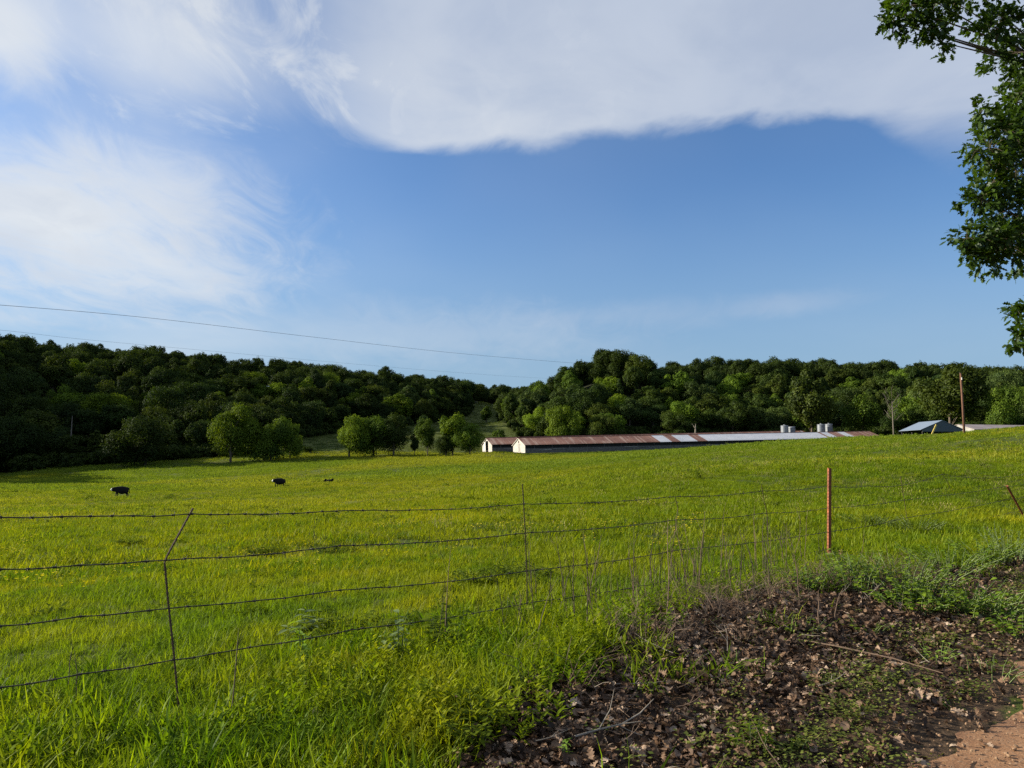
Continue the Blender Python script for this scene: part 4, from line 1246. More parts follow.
def feed_bin(label, px, D, top, wpx):
    p = on_ground(px, D); r_ = wpx * D / F / 2; zt = EYE + rise(top, D); h = zt - p.z
    t = empty('feed_bin', p); tag(t, label, 'silo', 'galvanised feed bins')
    cone = r_ * .45; hop = 1.5; z0 = max(1.0, h - cone - 4.2 - 1.0)
    b = MB(); prof = []
    z = z0 + hop
    while z < h - cone:
        prof += [(r_, z), (r_ + .03, z + .4), (r_, z + .8)]; z += .82
    prof.append((r_, h - cone)); b.lathe(prof, 24); b.build('shell', M['galv'], t, True)
    c = MB(); c.lathe([(r_ + .08, h - cone - .02), (r_ * .25, h - .18), (r_ * .25, h), (.001, h)], 24); rf = c.build('roof', M['galv'], t)
    l = MB(); l.lathe([(r_ * .25 + .06, h + .002), (r_ * .25 + .06, h + .1), (.001, h + .14)], 16); l.build('cap', M['galv'], rf)
    q = MB(); q.lathe([(.2, z0), (r_ - .01, z0 + hop)], 24); q.build('hopper', M['galv'], t)
    for k in range(4):
        a = k * math.pi / 2 + .5; e = MB(); e.tube([(math.cos(a) * r_ * .95, math.sin(a) * r_ * .95, -.2), (math.cos(a) * r_ * .98, math.sin(a) * r_ * .98, z0 + hop + .6)], .06, 5); e.build('leg', M['galv'], t)
    ld = MB()
    for sx in (-.2, .2): ld.tube([(sx, -r_ - .12, z0), (sx, -r_ - .12, h - cone)], .025, 4)
    for k in range(int((h - cone - z0) / .35)): ld.tube([(-.2, -r_ - .12, z0 + .2 + k * .35), (.2, -r_ - .12, z0 + .2 + k * .35)], .018, 4)
    ld.build('ladder', M['galv'], t)


feed_bin('taller feed bin of the left pair behind the white barn roof', 784.3, 289, 425, 7.2)
feed_bin('shorter feed bin of the left pair behind the white barn roof', 791.3, 291, 427, 6.8)
feed_bin('left feed bin of the right pair behind the roof end', 820.8, 293, 423.8, 7.4)
feed_bin('right feed bin of the right pair, nearest to the roof end', 828.6, 295, 423.5, 7.2)


def build_shed():
    """open-sided shed: the ridge runs away from us; gable towards the camera's right"""
    D = 185; bx = 430 / F * 180; bz = hz(bx, D)
    t = empty('farm_shed', (bx, D, bz), R(1)); tag(t, 'open farm shed with pale blue metal roof and shade-coloured gable', 'shed')
    h_r, h_e = EYE + rise(420.3, 180) - bz, EYE + rise(428.8, 180) - bz; hw = 4.8; Ls = 10.0
    k = (h_r - h_e) / hw
    for sg in (-1, 1):
        r_ = MB(); vs = [(sg * (hw + .5), -Ls / 2, h_e - k * .5), (sg * (hw + .5), Ls / 2, h_e - k * .5), (0, Ls / 2, h_r), (0, -Ls / 2, h_r)]; vs += [(a, b, c - .08) for a, b, c in vs]
        r_.add(vs, [(0, 1, 2, 3), (7, 6, 5, 4), (0, 4, 5, 1), (1, 5, 6, 2), (2, 6, 7, 3), (3, 7, 4, 0)]); r_.build('roof', M['bluemetal'], t)
    for y in (-Ls / 2 + .2, Ls / 2 - .2):
        g = MB(); pts = [(-hw, h_e - .7), (hw, h_e - .7), (hw, h_e - .1), (0, h_r - .12), (-hw, h_e - .1)]; o = [(a, y - .05, b) for a, b in pts] + [(a, y + .05, b) for a, b in pts]
        g.add(o, [tuple(range(5))[::-1], tuple(range(5, 10))] + [((i + 1) % 5, (i + 1) % 5 + 5, i + 5, i) for i in range(5)]); g.build('gable', M['blueshade'], t)
    for x in (-hw + .1, 0, hw - .1):
        for y in (-Ls / 2 + .5, 0, Ls / 2 - .5):
            if x == 0 and y == 0: continue
            p = MB(); p.box((x, y, h_e / 2 - .6), (.2, .2, h_e - .2)); p.build('post', M['darkwood'], t)
    b = MB(); b.box((hw - .25, 0, h_e / 2 - .2), (.06, Ls - 1.4, h_e - .3)); b.build('back_wall', M['blueshade'], t)
    b = MB(); b.box((hw * .45, Ls / 2 - .45, h_e / 2 - .3), (hw * 1.0, .06, h_e)); b.build('end_wall', M['blueshade'], t)
    # a white board panel along the open side
    b = MB(); b.box((-hw + .3, -.3, h_e - 1.9), (.08, Ls - 2.2, .95)); b.build('panel', M['whitepaint'], t)


build_shed()


def build_long_shed():
    D = 205; t = empty('long_shed', on_ground(985, D), R(15)); tag(t, 'long low shed with faded pinkish roof beyond the hill crest', 'shed')
    b0 = t.location.z; hr = EYE + rise(424.8, D) - b0; he = EYE + rise(430.5, D) - b0; L = 34; hw = 5.5; x0 = -9.5
    for sg in (-1, 1):
        r_ = MB(); vs = [(x0, sg * hw, he), (x0 + L, sg * hw, he), (x0 + L, 0, hr), (x0, 0, hr)]; vs += [(a, b, c - .08) for a, b, c in vs]
        r_.add(vs, [(0, 1, 2, 3), (7, 6, 5, 4), (0, 4, 5, 1), (1, 5, 6, 2), (2, 6, 7, 3), (3, 7, 4, 0)]); r_.build('roof', M['pinkroof'], t)
    for sg in (-1, 1):
        w = MB(); w.box((x0 + L / 2, sg * (hw - .4), he / 2 - .2), (L - .4, .1, he)); w.build('side_wall', M['greyboard_light'], t)
    w = MB(); pts = [(-hw + .45, -.5), (hw - .45, -.5), (hw - .45, he + .1), (0, hr - .15), (-hw + .45, he + .1)]; o = [(x0 + .25, a, b) for a, b in pts] + [(x0 + .4, a, b) for a, b in pts]
    w.add(o, [tuple(range(5)), tuple(range(9, 4, -1))] + [(i, i + 5, (i + 1) % 5 + 5, (i + 1) % 5) for i in range(5)]); w.build('end_wall', M['greyboard_light'], t)
    for k in range(5):
        q = MB(); q.box((x0 + 1.2 + k * 1.05, -hw - .3, he - .9), (.85, .5, 1.0)); q.build('shutter', M['whitepaint'], t)


build_long_shed()


def build_poles():
    D = 98; p = on_ground(963.5, D); zt = EYE + rise(373, D); h = zt - p.z
    t = empty('utility_pole', p); tag(t, 'plain brown wooden utility pole on the hill crest', 'pole')
    b = MB(); b.tube([(0, 0, -.5), (0.02, 0, h * .5), (-.02, 0, h)], [.15, .135, .11], 10); b.build('shaft', M['polewood'], t, True)
    c = MB(); c.tube([(.0, -.17, h - .9), (0, -.17, h - .6)], .07, 8); c.build('insulator', M['whitepaint'], t)
    g = MB(); g.box((-.02, 0, h + .03), (.24, .24, .06)); g.build('cap', M['darkwood'], t)
    D = 150; a = on_ground(929, D); zt = EYE + rise(425, D)
    m = MB(); h = zt - a.z; top = X_at(935.5, D) - a.x
    m.box((0, 0, 0), (.28, .14, math.hypot(h + .6, top)))
    o = m.build('leaning_board', M['yellowwood']); o.location = (a.x + top / 2, D, a.z + h / 2 - .2); o.rotation_euler = (0, math.atan2(top, h), 0)
    tag(o, 'yellow painted plank leaning in front of the blue shed', 'plank')


build_poles()


def build_power_lines():
    for lab, pts in (('upper overhead power line sagging across the left sky', [(-60, 302, 150), (0, 305, 163), (150, 318, 205), (300, 335.5, 262), (450, 352.5, 340), (560, 362, 420), (600, 364.5, 450)]),
                     ('lower fainter power line just above the left wood', [(-60, 327, 170), (0, 330, 186), (85, 339.5, 212), (200, 350, 255), (320, 361, 310), (450, 372, 390), (530, 377.5, 450), (570, 379, 490)])):
        P = [unproj(*p) for p in pts]
        # smooth catenary-like curve through the points
        Q = []
        for i in range(len(P) - 1):
            p0, p1, p2, p3 = P[max(i - 1, 0)], P[i], P[i + 1], P[min(i + 2, len(P) - 1)]
            for k in range(8):
                u = k / 8; Q.append(.5 * ((2 * p1) + (p2 - p0) * u + (2 * p0 - 5 * p1 + 4 * p2 - p3) * u * u + (3 * p1 - p0 - 3 * p2 + p3) * u ** 3))
        Q.append(P[-1])
        Q = [Q[0] + (Q[0] - Q[3]) * 9 + Vector((0, 0, 4))] + Q
        m = MB(); m.tube(Q, .050 if 'upper' in lab else .026, 5); tag(m.build('power_line', M['wire']), lab, 'power line', 'overhead power lines')


build_power_lines()

# ------------------------------------------------------------------ fence
def fence_at(px):
    u = (px - 512) / F; t = (u * 4.4 + 3.0) / (.976 - u); return 4.4 + t


def fp(px, py): return unproj(px, py, fence_at(px))


def build_fence():
    o0 = fp(165, 700); root = empty('barbed_wire_fence', (o0.x, o0.y, hz(o0.x, o0.y)))
    tag(root, 'four strand barbed wire fence with rusty steel posts along the verge', 'fence')
    off = root.location
    W = {'top': [(0, 517), (90, 516), (192, 514), (350, 510), (524, 504), (675, 496.5), (763, 491), (828, 486), (870, 486), (904, 485), (943, 474), (980, 478), (1012, 476), (1030, 472)],
         'b': [(0, 570), (80, 565), (166, 560), (340, 546), (524, 533), (675, 520), (766, 513), (828, 508), (905, 500), (1006, 486.5), (1030, 483)],
         'c': [(0, 626), (80, 617), (169, 608), (340, 590), (526, 571), (678, 550), (828, 532), (905, 518), (1010, 499), (1030, 496)],
         'd': [(0, 688), (80, 674), (173, 660), (233, 650), (350, 630), (527, 603), (680, 578), (828, 549), (905, 533), (1014, 512), (1030, 509)]}
    rnd = random.Random(9)
    for nm, pts in W.items():
        P = [fp(*p) for p in pts]; P = [P[0] + (P[0] - P[1]) * 8] + P + [P[-1] + (P[-1] - P[-2]) * 3]
        Q = []
        for i in range(len(P) - 1):
            L = (P[i + 1] - P[i]).length; n = max(1, int(L / .12))
            for k in range(n):
                q = P[i].lerp(P[i + 1], k / n); q.z -= .012 * math.sin(math.pi * k / n) * min(L, 2); q.z += rnd.uniform(-.003, .003); Q.append(q - off)
        m = MB(); m.tube(Q, .0040, 4)
        # second twisted strand
        Q2 = []
        for i, q in enumerate(Q): Q2.append(q + Vector((0, .003 * math.sin(i * 2.1), .0035 * math.cos(i * 2.1))))
        m.tube(Q2, .0034, 4)
        w = m.build('wire', M['wire'], root)
        b = MB()
        acc = 0
        for i in range(len(Q) - 1):
            acc += (Q[i + 1] - Q[i]).length
            if acc < .125: continue
            acc = 0; c = Q[i]; d = (Q[i + 1] - Q[i]).normalized()
            b.tube([c - d * .010, c + d * .010], .0075, 5)
            for a in range(4):
                an = a * 1.57 + rnd.uniform(-.4, .4); e = (Vector((0, 0, 1)) * math.sin(an) + d.cross(Vector((0, 0, 1))) * math.cos(an) + d * rnd.uniform(-.5, .5)).normalized()
                s0 = c + d * (.006 if a % 2 else -.006); b.tube([s0, s0 + e * .024], [.0024, .0009], 3)
        b.build('barbs', M['wire'], w)
    # rusty T post
    p = fp(828, 553); z0 = hz(p.x, p.y); top = fp(829, 468); h = top.z - z0
    t = MB(); rt = Matrix.Rotation(R(-82), 3, 'Z'); ln = Matrix.Rotation(R(2.6), 3, 'Y')
    for c, d in (((0, .0, h / 2 - .15), (.050, .010, h + .3)), ((0, .031, h / 2 - .15), (.010, .052, h + .3))): t.box(ln @ (rt @ Vector(c)), d, ln @ rt)
    for k in range(int(h / .055)): t.box(ln @ (rt @ Vector((0, -.008, .08 + k * .055))), (.016, .010, .022), ln @ rt)
    o = t.build('post', M['rustpost'], root); o.location = Vector((p.x, p.y, z0)) - off; o['label'] = 'upright rusty red steel post'
    # leaning post at the right edge
    a, b = fp(1007, 486), fp(1026, 520); b = b + (b - a) * .9
    t = MB(); t.tube([a - off, a.lerp(b, .5) - off, b - off], .034, 8)
    t.build('post', M['rustpost'], root)['label'] = 'leaning rusty red steel post'
    # bent rebar
    pts = [fp(180, 715), fp(178, 700), fp(174, 655), (fp(168, 600)), fp(165, 567), fp(164.5, 563), fp(167, 556), fp(180, 532), fp(193, 508)]
    t = MB(); t.tube([q - off for q in pts], .0068, 6)
    for i in range(len(pts) - 1):
        n = int((pts[i + 1] - pts[i]).length / .03); d = (pts[i + 1] - pts[i]).normalized()
        for k in range(n):
            c = pts[i].lerp(pts[i + 1], (k + .5) / n) - off; t.tube([c - d * .004, c + d * .004], .0088, 6)
    t.build('post', M['rebar'], root)['label'] = 'bent rusty rebar post with kinked top'
    for pts, r_, lb in (([(522.5, 484), (525, 530), (527, 575), (527, 612)], .0055, 'thin straight wire stay'), ([(675, 497), (678, 508), (675, 532), (672, 552)], .0045, 'short kinked wire stay'),
                       ([(761.5, 485), (763.5, 498), (767, 513), (768, 530)], .005, None), ([(900.5, 476), (903, 492), (907, 518)], .006, None), ([(942, 474), (947, 481), (950, 488)], .006, None)):
        t = MB(); t.tube([fp(*q) - off for q in pts], r_, 5); s = t.build('stay', M['rebar'], root)
        if lb: s['label'] = lb


build_fence()

# ------------------------------------------------------------------ cattle
def skin_mesh(name, joints, edges, m, sub=2):
    me = bpy.data.meshes.new(name + '_skeleton'); me.from_pydata([j[:3] for j in joints], edges, []); me.update()
    o = link(bpy.data.objects.new(name + '_skeleton', me))
    sk = o.modifiers.new('skin', 'SKIN'); sk.use_smooth_shade = True
    if not me.skin_vertices: me.attributes.new
    bm = bmesh.new(); bm.from_mesh(me); lay = bm.verts.layers.skin.verify(); bm.verts.ensure_lookup_table()
    for v, j in zip(bm.verts, joints):
        r_ = j[3] if isinstance(j[3], tuple) else (j[3], j[3]); v[lay].radius = (r_[0] * 1.15, r_[1] * 1.15)
    bm.verts[0][lay].use_root = True
    bm.to_mesh(me); bm.free()
    ss = o.modifiers.new('sub', 'SUBSURF'); ss.levels = ss.render_levels = sub
    dg = bpy.context.evaluated_depsgraph_get(); ev = o.evaluated_get(dg); out = bpy.data.meshes.new_from_object(ev)
    bpy.data.objects.remove(o); out.name = name
    out.materials.clear(); out.materials.append(m)
    return out


def build_cattle():
    m = cow_material(); M['blackhide'] = m
    # facing -x, feet at z = 0
    def cow(lying, head_low):
        dz = -.60 if lying else 0
        J = [(.74, 0, 1.04 + dz, (.33, .36)), (.35, 0, .96 + dz, (.40, .48)), (-.10, 0, .93 + dz, (.42, .52)), (-.54, 0, .99 + dz, (.35, .46)),
             (-.88, 0, 1.12 + dz - head_low * .12, (.22, .29)), (-1.12, 0, 1.20 + dz - head_low * .42, (.16, .19)), (-1.40, 0, 1.06 + dz - head_low * .50, (.11, .125))]
        E = [(i, i + 1) for i in range(6)]
        def chain(start, pts):
            prev = start
            for p in pts: J.append(p); E.append((prev, len(J) - 1)); prev = len(J) - 1
        for sy in (-1, 1):
            if lying:
                chain(1, [(.45, sy * .34, .28, .16), (.10, sy * .44, .14, .09), (.40, sy * .46, .07, .06)])
                chain(3, [(-.60, sy * .30, .30, .13), (-.88, sy * .34, .10, .08), (-.55, sy * .38, .06, .055)])
            else:
                st = .10 * sy
                chain(0, [(.74, sy * .19, .82, .17), (.64 + st, sy * .20, .55, .085), (.80 + st, sy * .20, .40, .066), (.78 + st, sy * .20, .08, .05), (.74 + st, sy * .20, .04, .06)])
                chain(3, [(-.56, sy * .18, .76, .13), (-.56 - st, sy * .19, .45, .07), (-.56 - st, sy * .19, .08, .05), (-.60 - st, sy * .19, .04, .058)])
            chain(5, [(-1.04, sy * .17, 1.33 + dz - head_low * .42, .05), (-1.00, sy * .29, 1.32 + dz - head_low * .42, .035)])
        chain(0, [(.98, 0, 1.22 + dz, .05), (1.03, 0, .90 + dz * .7, .03), (1.02, 0, .52 + dz * .55, .045)])
        return skin_mesh('cow_body', J, E, cow_material((.012, .01, .01)) if lying else m)
    stand, stand2, lie = cow(False, .12), cow(False, .5), cow(True, -.8)
    for lab, me, px, D, rz, sc in (('black cow with white face standing nearest, left of the others', stand, 121, 498.5, R(32), 1.0),
                                   ('black cow standing in the middle of the three', stand, 279.5, 488, R(38), 1.0),
                                   ('small black calf lying in the grass, rightmost of the three', lie, 328.5, 483.5, R(168), .72)):
        p = ground_px(px, D); t = obj('cow', me); t.location = (p.x, p.y, p.z - .05); t.rotation_euler = (0, 0, rz); t.scale = (sc * .90, sc * .9, sc * .98)
        tag(t, lab, 'cow', 'cattle grazing in the pasture')


build_cattle()

# ------------------------------------------------------------------ roadside oak overhanging from the right
def build_oak():
    rng = np.random.default_rng(77); rnd = random.Random(77)
    base = Vector((13.6, 16.2, hz(13.6, 16.2)))
    t = empty('oak_tree', base); tag(t, 'roadside oak whose lobed leafy branches overhang the right edge', 'tree')
    # leaf masses: (column, row, distance, radius in px)
    B = [(905, 8, 10.2, 26), (935, 2, 10.4, 30), (925, 30, 10.3, 15), (940, 42, 10.4, 12), (893, 22, 10.2, 13), (955, 2, 10.6, 16), (965, -22, 10.8, 30),
         (990, 30, 10.6, 14), (1005, 18, 11.0, 30), (1018, 52, 11.0, 17), (1022, 92, 11.2, 17), (1028, 60, 11.6, 40),
         (1004, 128, 10.8, 22), (985, 108, 10.5, 12), (990, 148, 10.6, 20), (978, 150, 10.4, 13), (1015, 165, 11.0, 32), (992, 185, 10.7, 22), (982, 200, 10.6, 18), (1008, 210, 10.9, 28),
         (967, 238, 10.3, 11), (975, 238, 10.5, 18), (990, 240, 10.6, 24), (1008, 245, 10.8, 28), (970, 254, 10.5, 12), (985, 260, 10.6, 14), (1022, 235, 11.2, 34), (1025, 150, 11.4, 40), (1030, 110, 11.6, 36),
         (1020, 318, 11.0, 12), (1017, 338, 11.0, 9), (1030, 310, 11.2, 16), (1030, 335, 11.2, 16)]
    C = [(unproj(a, b, d), r_ * d / F) for a, b, d, r_ in B]
    # the rest of the crown, beyond the frame
    for _ in range(110):
        d = sphere_dirs(rng, 1)[0]; q = Vector((base.x + 1.0 + d[0] * 6.2, base.y - 1.5 + d[1] * 6.4, base.z + 8.6 + d[2] * 5.2)); px = 512 + F * q.x / max(q.y, .1)
        if px > 1075: C.append((q, rng.uniform(.5, .9)))
    # limbs
    w = MB(); fork = [base + Vector((-.1, -.05, 3.2)), base + Vector((-.35, -.5, 5.2)), base + Vector((-.2, -.9, 7.6)), base + Vector((.2, -.6, 10.0))]
    w.tube([base + Vector((.05, 0, -.4)), base + Vector((0, 0, 1.4))] + fork, [.46, .38, .33, .27, .19, .08], 10); trunk = w.build('trunk', M['bark'], None, True)
    trunk.location = -base; trunk.parent = t
    br = MB()
    hubs = [unproj(1090, -10, 12.4), unproj(1085, 90, 12.2), unproj(1080, 190, 12.2), unproj(1075, 255, 11.9), unproj(1080, 300, 11.9)]
    near = [None] * len(hubs)
    for i, h in enumerate(hubs):
        f = fork[[3, 2, 1, 1, 0][i]]; br.tube([f, f.lerp(h, .5) + Vector((0, 0, .25)), h], [.10, .075, .045], 7)
    for i, (c, r_) in enumerate(C):
        if i < len(B):
            h = min(hubs, key=lambda q: (q - c).length); mid = h.lerp(c, .55) + Vector((rnd.uniform(-.1, .1), rnd.uniform(-.1, .1), .12)); br.tube([h, mid, c], [.030, .016, .006], 5)
        else:
            f = min(fork, key=lambda q: (q - c).length); br.tube([f, f.lerp(c, .5) + Vector((0, 0, .3)), c], [.07, .045, .015], 5)
    V, T, tn = [], [], []
    lv = [leaf_arrays(rng, 1, .62, rng.uniform(-.35, .2), rng.uniform(.0, .35), 3) for _ in range(5)]
    lv = [(a, b) for a, b in lv]
    cnt = 0
    for i, (c, r_) in enumerate(C):
        vis = i < len(B)
        n = int(310 * (r_ / .32) ** 1.7) if vis else 200
        n = min(max(n, 60), 1500); tv = rng.random()
        # twigs inside the mass
        tw = []
        for k in range(max(5, n // 14)):
            d = sphere_dirs(rng, 1)[0]; e = np.array(c) + d * r_ * rng.uniform(.35, 1.12) * (1 + .18 * np.sin(7 * d[0] + i) * np.cos(6 * d[2] + i))
            tw.append((e, d))
            if vis: br.tube([c + Vector(d) * r_ * .05, (c + Vector(e)) / 2 + Vector((0, 0, .02)), Vector(e)], [.004, .003, .0015], 3, False)
        for e, d in tw:
            for k in range(14):
                p = e + rng.normal(0, .045, 3); out = d + rng.normal(0, .7, 3) + np.array((0, 0, -.15)); out /= np.linalg.norm(out)
                up = np.array((0, 0, 1.)) + rng.normal(0, .55, 3); sd_ = np.cross(out, up); sd_ /= np.linalg.norm(sd_) + 1e-6; nn = np.cross(sd_, out)
                L = rng.uniform(.07, .135); lvv, lt = lv[rng.integers(5)]
                W_ = p + L * (lvv[:, :1] * sd_ + lvv[:, 1:2] * out + lvv[:, 2:3] * nn)
                T.append(lt + cnt); V.append(W_); cnt += len(W_); tn.append(np.full(len(W_), np.clip(tv * .5 + rng.random() * .5, 0, 1)))
    V, T, tn = np.vstack(V), np.vstack(T), np.concatenate(tn)
    print('oak tris', len(T))
    cr = obj('crown', mesh_np('crown', V - np.array(base), T, mats=[M['oak']], attrs={'tone': ('FLOAT', tn)}), t)
    b = br.build('branches', M['bark'], None, True); b.location = -base; b.parent = t


build_oak()

# ------------------------------------------------------------------ weeds, stalks and low shrubs
def weed_plant(label, loc, h, spread, stems, leafL, leafW, m, seed, name='weed_plant', per=7, group=None, cat='weed'):
    rng = np.random.default_rng(seed); t = empty(name, loc); tag(t, label, cat, group)
    st = MB(); V, T, tn, cnt = [], [], [], 0
    for s in range(stems):
        a = rng.uniform(0, 6.28); b = np.array((math.cos(a), math.sin(a), 0)) * spread * .5 * math.sqrt(rng.random())
        out = np.array((math.cos(a), math.sin(a), 0)) * spread * rng.uniform(.05, .5); hh = h * rng.uniform(.55, 1.0)
        if stems <= 14: st = MB()
        P = [b, b + out * .35 + np.array((0, 0, hh * .55)), b + out + np.array((0, 0, hh))]
        st.tube([Vector(p) for p in P], [.006, .005, .002] if h > .25 else [.003, .0025, .001], 4)
        if stems <= 14: st.build('stem', M['weedstem'], t)
        for k in range(per):
            u = .25 + .75 * k / max(per - 1, 1); p = (P[0] * (1 - u) ** 2 + 2 * P[1] * u * (1 - u) + P[2] * u * u)
            an = k * 2.4 + rng.uniform(-.5, .5); d = np.array((math.cos(an), math.sin(an), rng.uniform(-.15, .45))); d /= np.linalg.norm(d)
            sd_ = np.cross(d, (0, 0, 1.)); sd_ /= np.linalg.norm(sd_); nn = np.cross(sd_, d); ro = rng.uniform(-.3, .3); sd2 = sd_ * math.cos(ro) + nn * math.sin(ro); nn = np.cross(sd2, d)
            lv, lt = ovate(rng, leafL * rng.uniform(.6, 1.15), leafW * rng.uniform(.7, 1.1)); W_ = p + lv[:, :1] * sd2 + lv[:, 1:2] * d + lv[:, 2:3] * nn
            V.append(W_); T.append(lt + cnt); cnt += len(W_); tn.append(np.full(len(W_), rng.random()))
    if stems > 14: st.build('stems', M['weedstem'], t)
    obj('leaves', mesh_np('leaves', np.vstack(V), np.vstack(T), mats=[m], attrs={'tone': ('FLOAT', np.concatenate(tn))}), t)
    return t


M['weedstem'] = simple('green_stem', (.12, .17, .05), .7, var=.3, scale=20)


def build_weeds():
    for args in (
        ('low leafy bright green shrub alone on the right leaf bank', (968, 620), .34, .85, 60, .062, .046, M['shrub'], 1),
        ('wide mounded green weeds between the rusty post and the leaf bank', (905, 594), .42, .95, 64, .062, .046, M['shrub'], 2),
        ('dark leafy weeds at the foot of the upright rusty post', (862, 596), .42, .6, 26, .062, .046, M['shrub'], 3),
        ('green weeds under the fence right of the mounded weeds', (950, 574), .40, .9, 46, .062, .046, M['shrub'], 4),
        ('leafy green weeds filling the gap between the mounded weeds and the leaning post', (985, 566), .36, .7, 40, .070, .052, M['shrub'], 20),
        ('low leafy weeds in front of the mounded weeds on the leaf bank', (915, 612), .26, .6, 36, .066, .05, M['shrub'], 21),
        ('rounded green weeds left of the upright rusty post foot', (806, 594), .30, .4, 24, .055, .04, M['shrub'], 22),
        ('small leafy shoot with pale leaves right at the rusty post foot', (846, 580), .30, .25, 14, .07, .05, M['weed_bright'], 23),
        ('greyish green shrubby weeds below the leaning post', (1008, 562), .55, .8, 34, .06, .03, M['weed_grey'], 5),
        ('bright weeds at the right picture edge beside the gravel', (1020, 640), .25, .4, 18, .062, .046, M['shrub'], 6),
        ('tall broad leaved weed with pale leaves at the grass edge', (398, 668), .42, .18, 4, .11, .05, M['weed_grey'], 7),
        ('broad leaved weed beside the tall pale one, left of the leaf bank', (452, 655), .38, .32, 9, .10, .055, M['weed'], 8),
        ('leafy green weed clump at the grass edge in the bottom centre', (478, 752), .22, .28, 16, .07, .03, M['weed'], 9),
        ('single sprouting stem with paired leaves in front of the fence', (304, 668), .42, .10, 2, .11, .04, M['weed_bright'], 10),
        ('pale silvery leaved plant in the dark grass behind the fence', (296, 640), .24, .26, 5, .12, .05, M['weed_grey'], 11),
        ('tiny bright yellow green seedling near the gravel', (946, 714), .06, .06, 3, .05, .03, M['weed_bright'], 12),
        ('small bright sprout on the leaves in the bottom centre', (562, 764), .10, .05, 4, .05, .018, M['weed_bright'], 13),
        ('small grassy weed on the leaf litter at the bottom right of centre', (752, 762), .18, .16, 12, .08, .014, M['weed'], 14),
        ('little green weed at the bottom edge among the leaves', (792, 766), .12, .18, 8, .07, .018, M['weed'], 15),
        ('low green weed on the litter right of the dry stems', (805, 640), .14, .28, 12, .05, .028, M['weed'], 16),
        ('low spreading weed on the leaf bank below the mounded weeds', (868, 640), .12, .34, 14, .05, .03, M['weed'], 17),
        ('small pale green weed above the seedling near the gravel', (938, 664), .14, .22, 12, .06, .025, M['weed_bright'], 18),
        ('sprawling pale weed along the gravel edge right of the seedling', (990, 680), .14, .3, 14, .05, .025, M['weed'], 19),
    ):
        lab, (px, py), h, spd, n, lL, lW, m, sd_ = args
        weed_plant(lab, ground_px(px, py), h, spd, n, lL, lW, m, 600 + sd_, per=10 if h > .15 else 4)
    # darker clumps out in the pasture
    CL = [(335, 556, .22, .5, 'dark weed clump in the pasture above the second wire, left of centre'), (262, 556, .2, .45, 'dark weed clump in the pasture right of the bent rebar post'),
          (130, 548, .18, .4, 'small weed clump in the pasture left of the bent rebar post'), (520, 582, .2, .6, 'low weed clump behind the straight wire stay'),
          (480, 588, .18, .45, 'low weed clump left of the straight wire stay'), (915, 535, .36, .9, 'dense dark weed clump behind the fence, right of the upright rusty post'),
          (870, 528, .28, .8, 'longish weed clump just right of the upright rusty post'), (330, 642, .13, .38, 'dark weeds in the shaded patch behind the lowest wire'),
          (380, 634, .13, .38, 'dark weeds at the right end of the shaded patch'), (768, 508, .2, .5, 'small weed clump in the pasture left of the upright rusty post'),
          (596, 506, .2, .6, 'faint weed clump far out in the pasture below the barns')]
    for k, (px, py, h, spd, lab) in enumerate(CL):
        weed_plant(lab, ground_px(px, py), h, spd * 1.1, 46, .085, .042, M['weed'], 700 + k, name='weed_clump', per=9)
    p = ground_px(698, 481)
    weed_plant('lone dark upright thistle out in the pasture below the barns', p, .62, .28, 7, .22, .10, M['weed'], 730, name='thistle', per=9)
    # dead standing stems
    STK = [(232, 735, 628, .004, 'single dark dead stem with side twig, bottom left'), (205, 640, 560, .003, None), (68, 700, 640, .003, 'pair-less thin dead stem in the grass at far left'),
           (76, 712, 650, .003, 'thin dead stem right beside the far left one'), (574, 640, 548, .0045, 'tall straight dead stem left of the taller pair'), (588, 640, 552, .0045, 'tall straight dead stem right of its twin'),
           (568, 632, 566, .004, 'slanting dead stem leaning left of the tall pair'), (552, 618, 572, .0035, 'short dead stem near the straight wire stay'), (536, 606, 566, .0035, 'short dead stem just right of the straight wire stay'),
           (620, 616, 575, .0035, 'thin dead stem between the tall pair and the kinked stay'), (694, 592, 556, .006, 'dark forked dead stem under the kinked stay'), (755, 600, 545, .005, 'brown dead stem left of the upright rusty post'),
           (771, 600, 538, .005, 'taller brown dead stem left of the upright rusty post'), (740, 604, 560, .005, 'short brown dead stem farther left of the rusty post'), (819, 628, 590, .006, 'pale split stem standing on the leaf bank'),
           (835, 622, 588, .005, 'pale slanting stem on the leaf bank beside the split one'), (800, 612, 552, .005, 'straw coloured stem just left of the rusty post foot')]
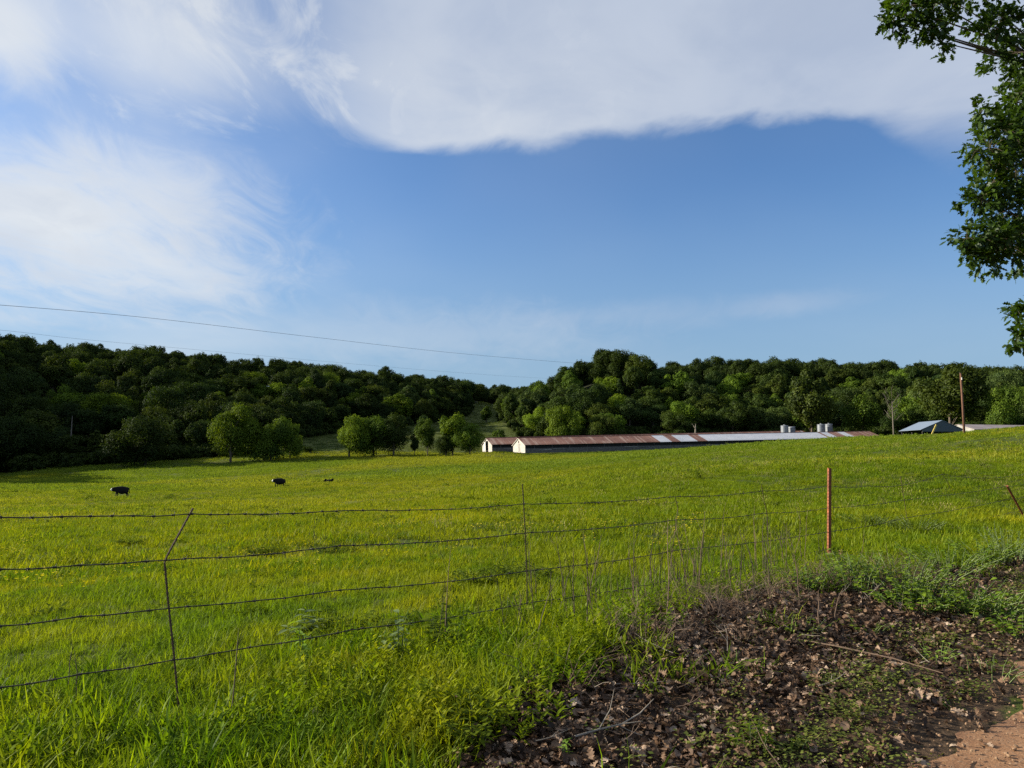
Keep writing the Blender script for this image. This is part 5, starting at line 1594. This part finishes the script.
    for k, (px, py, top, r_, lab) in enumerate(STK):
        if lab is None: continue
        if k == 2: lab = 'leftmost thin dead stem in the grass at far left'
        p = ground_px(px, py); rnd = random.Random(800 + k); h = unproj(px, top, p.y).z - p.z
        lean = rnd.uniform(-.12, .12) * h if k not in (6, 15) else (-.14 if k == 6 else .3) * h
        mb = MB(); pts = [Vector((lean * u * u + rnd.uniform(-.006, .006), 0, h * u - (.03 if u == 0 else 0))) for u in (0, .2, .4, .6, .8, 1)]
        r_ *= 1.25; mb.tube(pts, [r_, r_ * .95, r_ * .85, r_ * .75, r_ * .6, r_ * .3], 5)
        for j in range(rnd.randint(2, 5)):
            q = pts[rnd.randint(2, 4)]; a = rnd.uniform(0, 6.28); l = h * rnd.uniform(.1, .28); mb.tube([q, q + Vector((math.cos(a) * l * .5, math.sin(a) * l * .4, l * .8))], [r_ * .5, r_ * .2], 4)
        o = mb.build('dead_weed', M['darkstalk'] if k < 14 else M['drystalk']); o.location = p; tag(o, lab, 'dead weed', 'dead weed stems along the fence')
    # fallen branch on the leaves
    p = ground_px(575, 752); mb = MB(); q = [Vector((0, 0, .03)), Vector((.14, .05, .05)), Vector((.28, .11, .06)), Vector((.40, .20, .09)), Vector((.50, .30, .14))]
    mb.tube(q, [.007, .006, .005, .004, .002], 5); mb.tube([q[1], q[1] + Vector((.08, .12, .07)), q[1] + Vector((.12, .22, .16))], [.004, .003, .001], 4); mb.tube([q[2], q[2] + Vector((.12, -.01, .02))], [.004, .001], 4)
    o = mb.build('fallen_branch', M['palebark']); o.location = p; tag(o, 'pale forked fallen branch lying on the leaves, bottom centre', 'branch')
    p = ground_px(880, 668); mb = MB(); mb.tube([Vector((-.5, .75, .05)), Vector((-.2, .35, .07)), Vector((.1, 0, .06)), Vector((.32, -.3, .03))], [.007, .006, .005, .003], 5)
    o = mb.build('fallen_branch', M['drystalk']); o.location = p; tag(o, 'long straight fallen stick on the right leaf bank', 'branch')


build_weeds()
print('objects', len(bpy.data.objects))
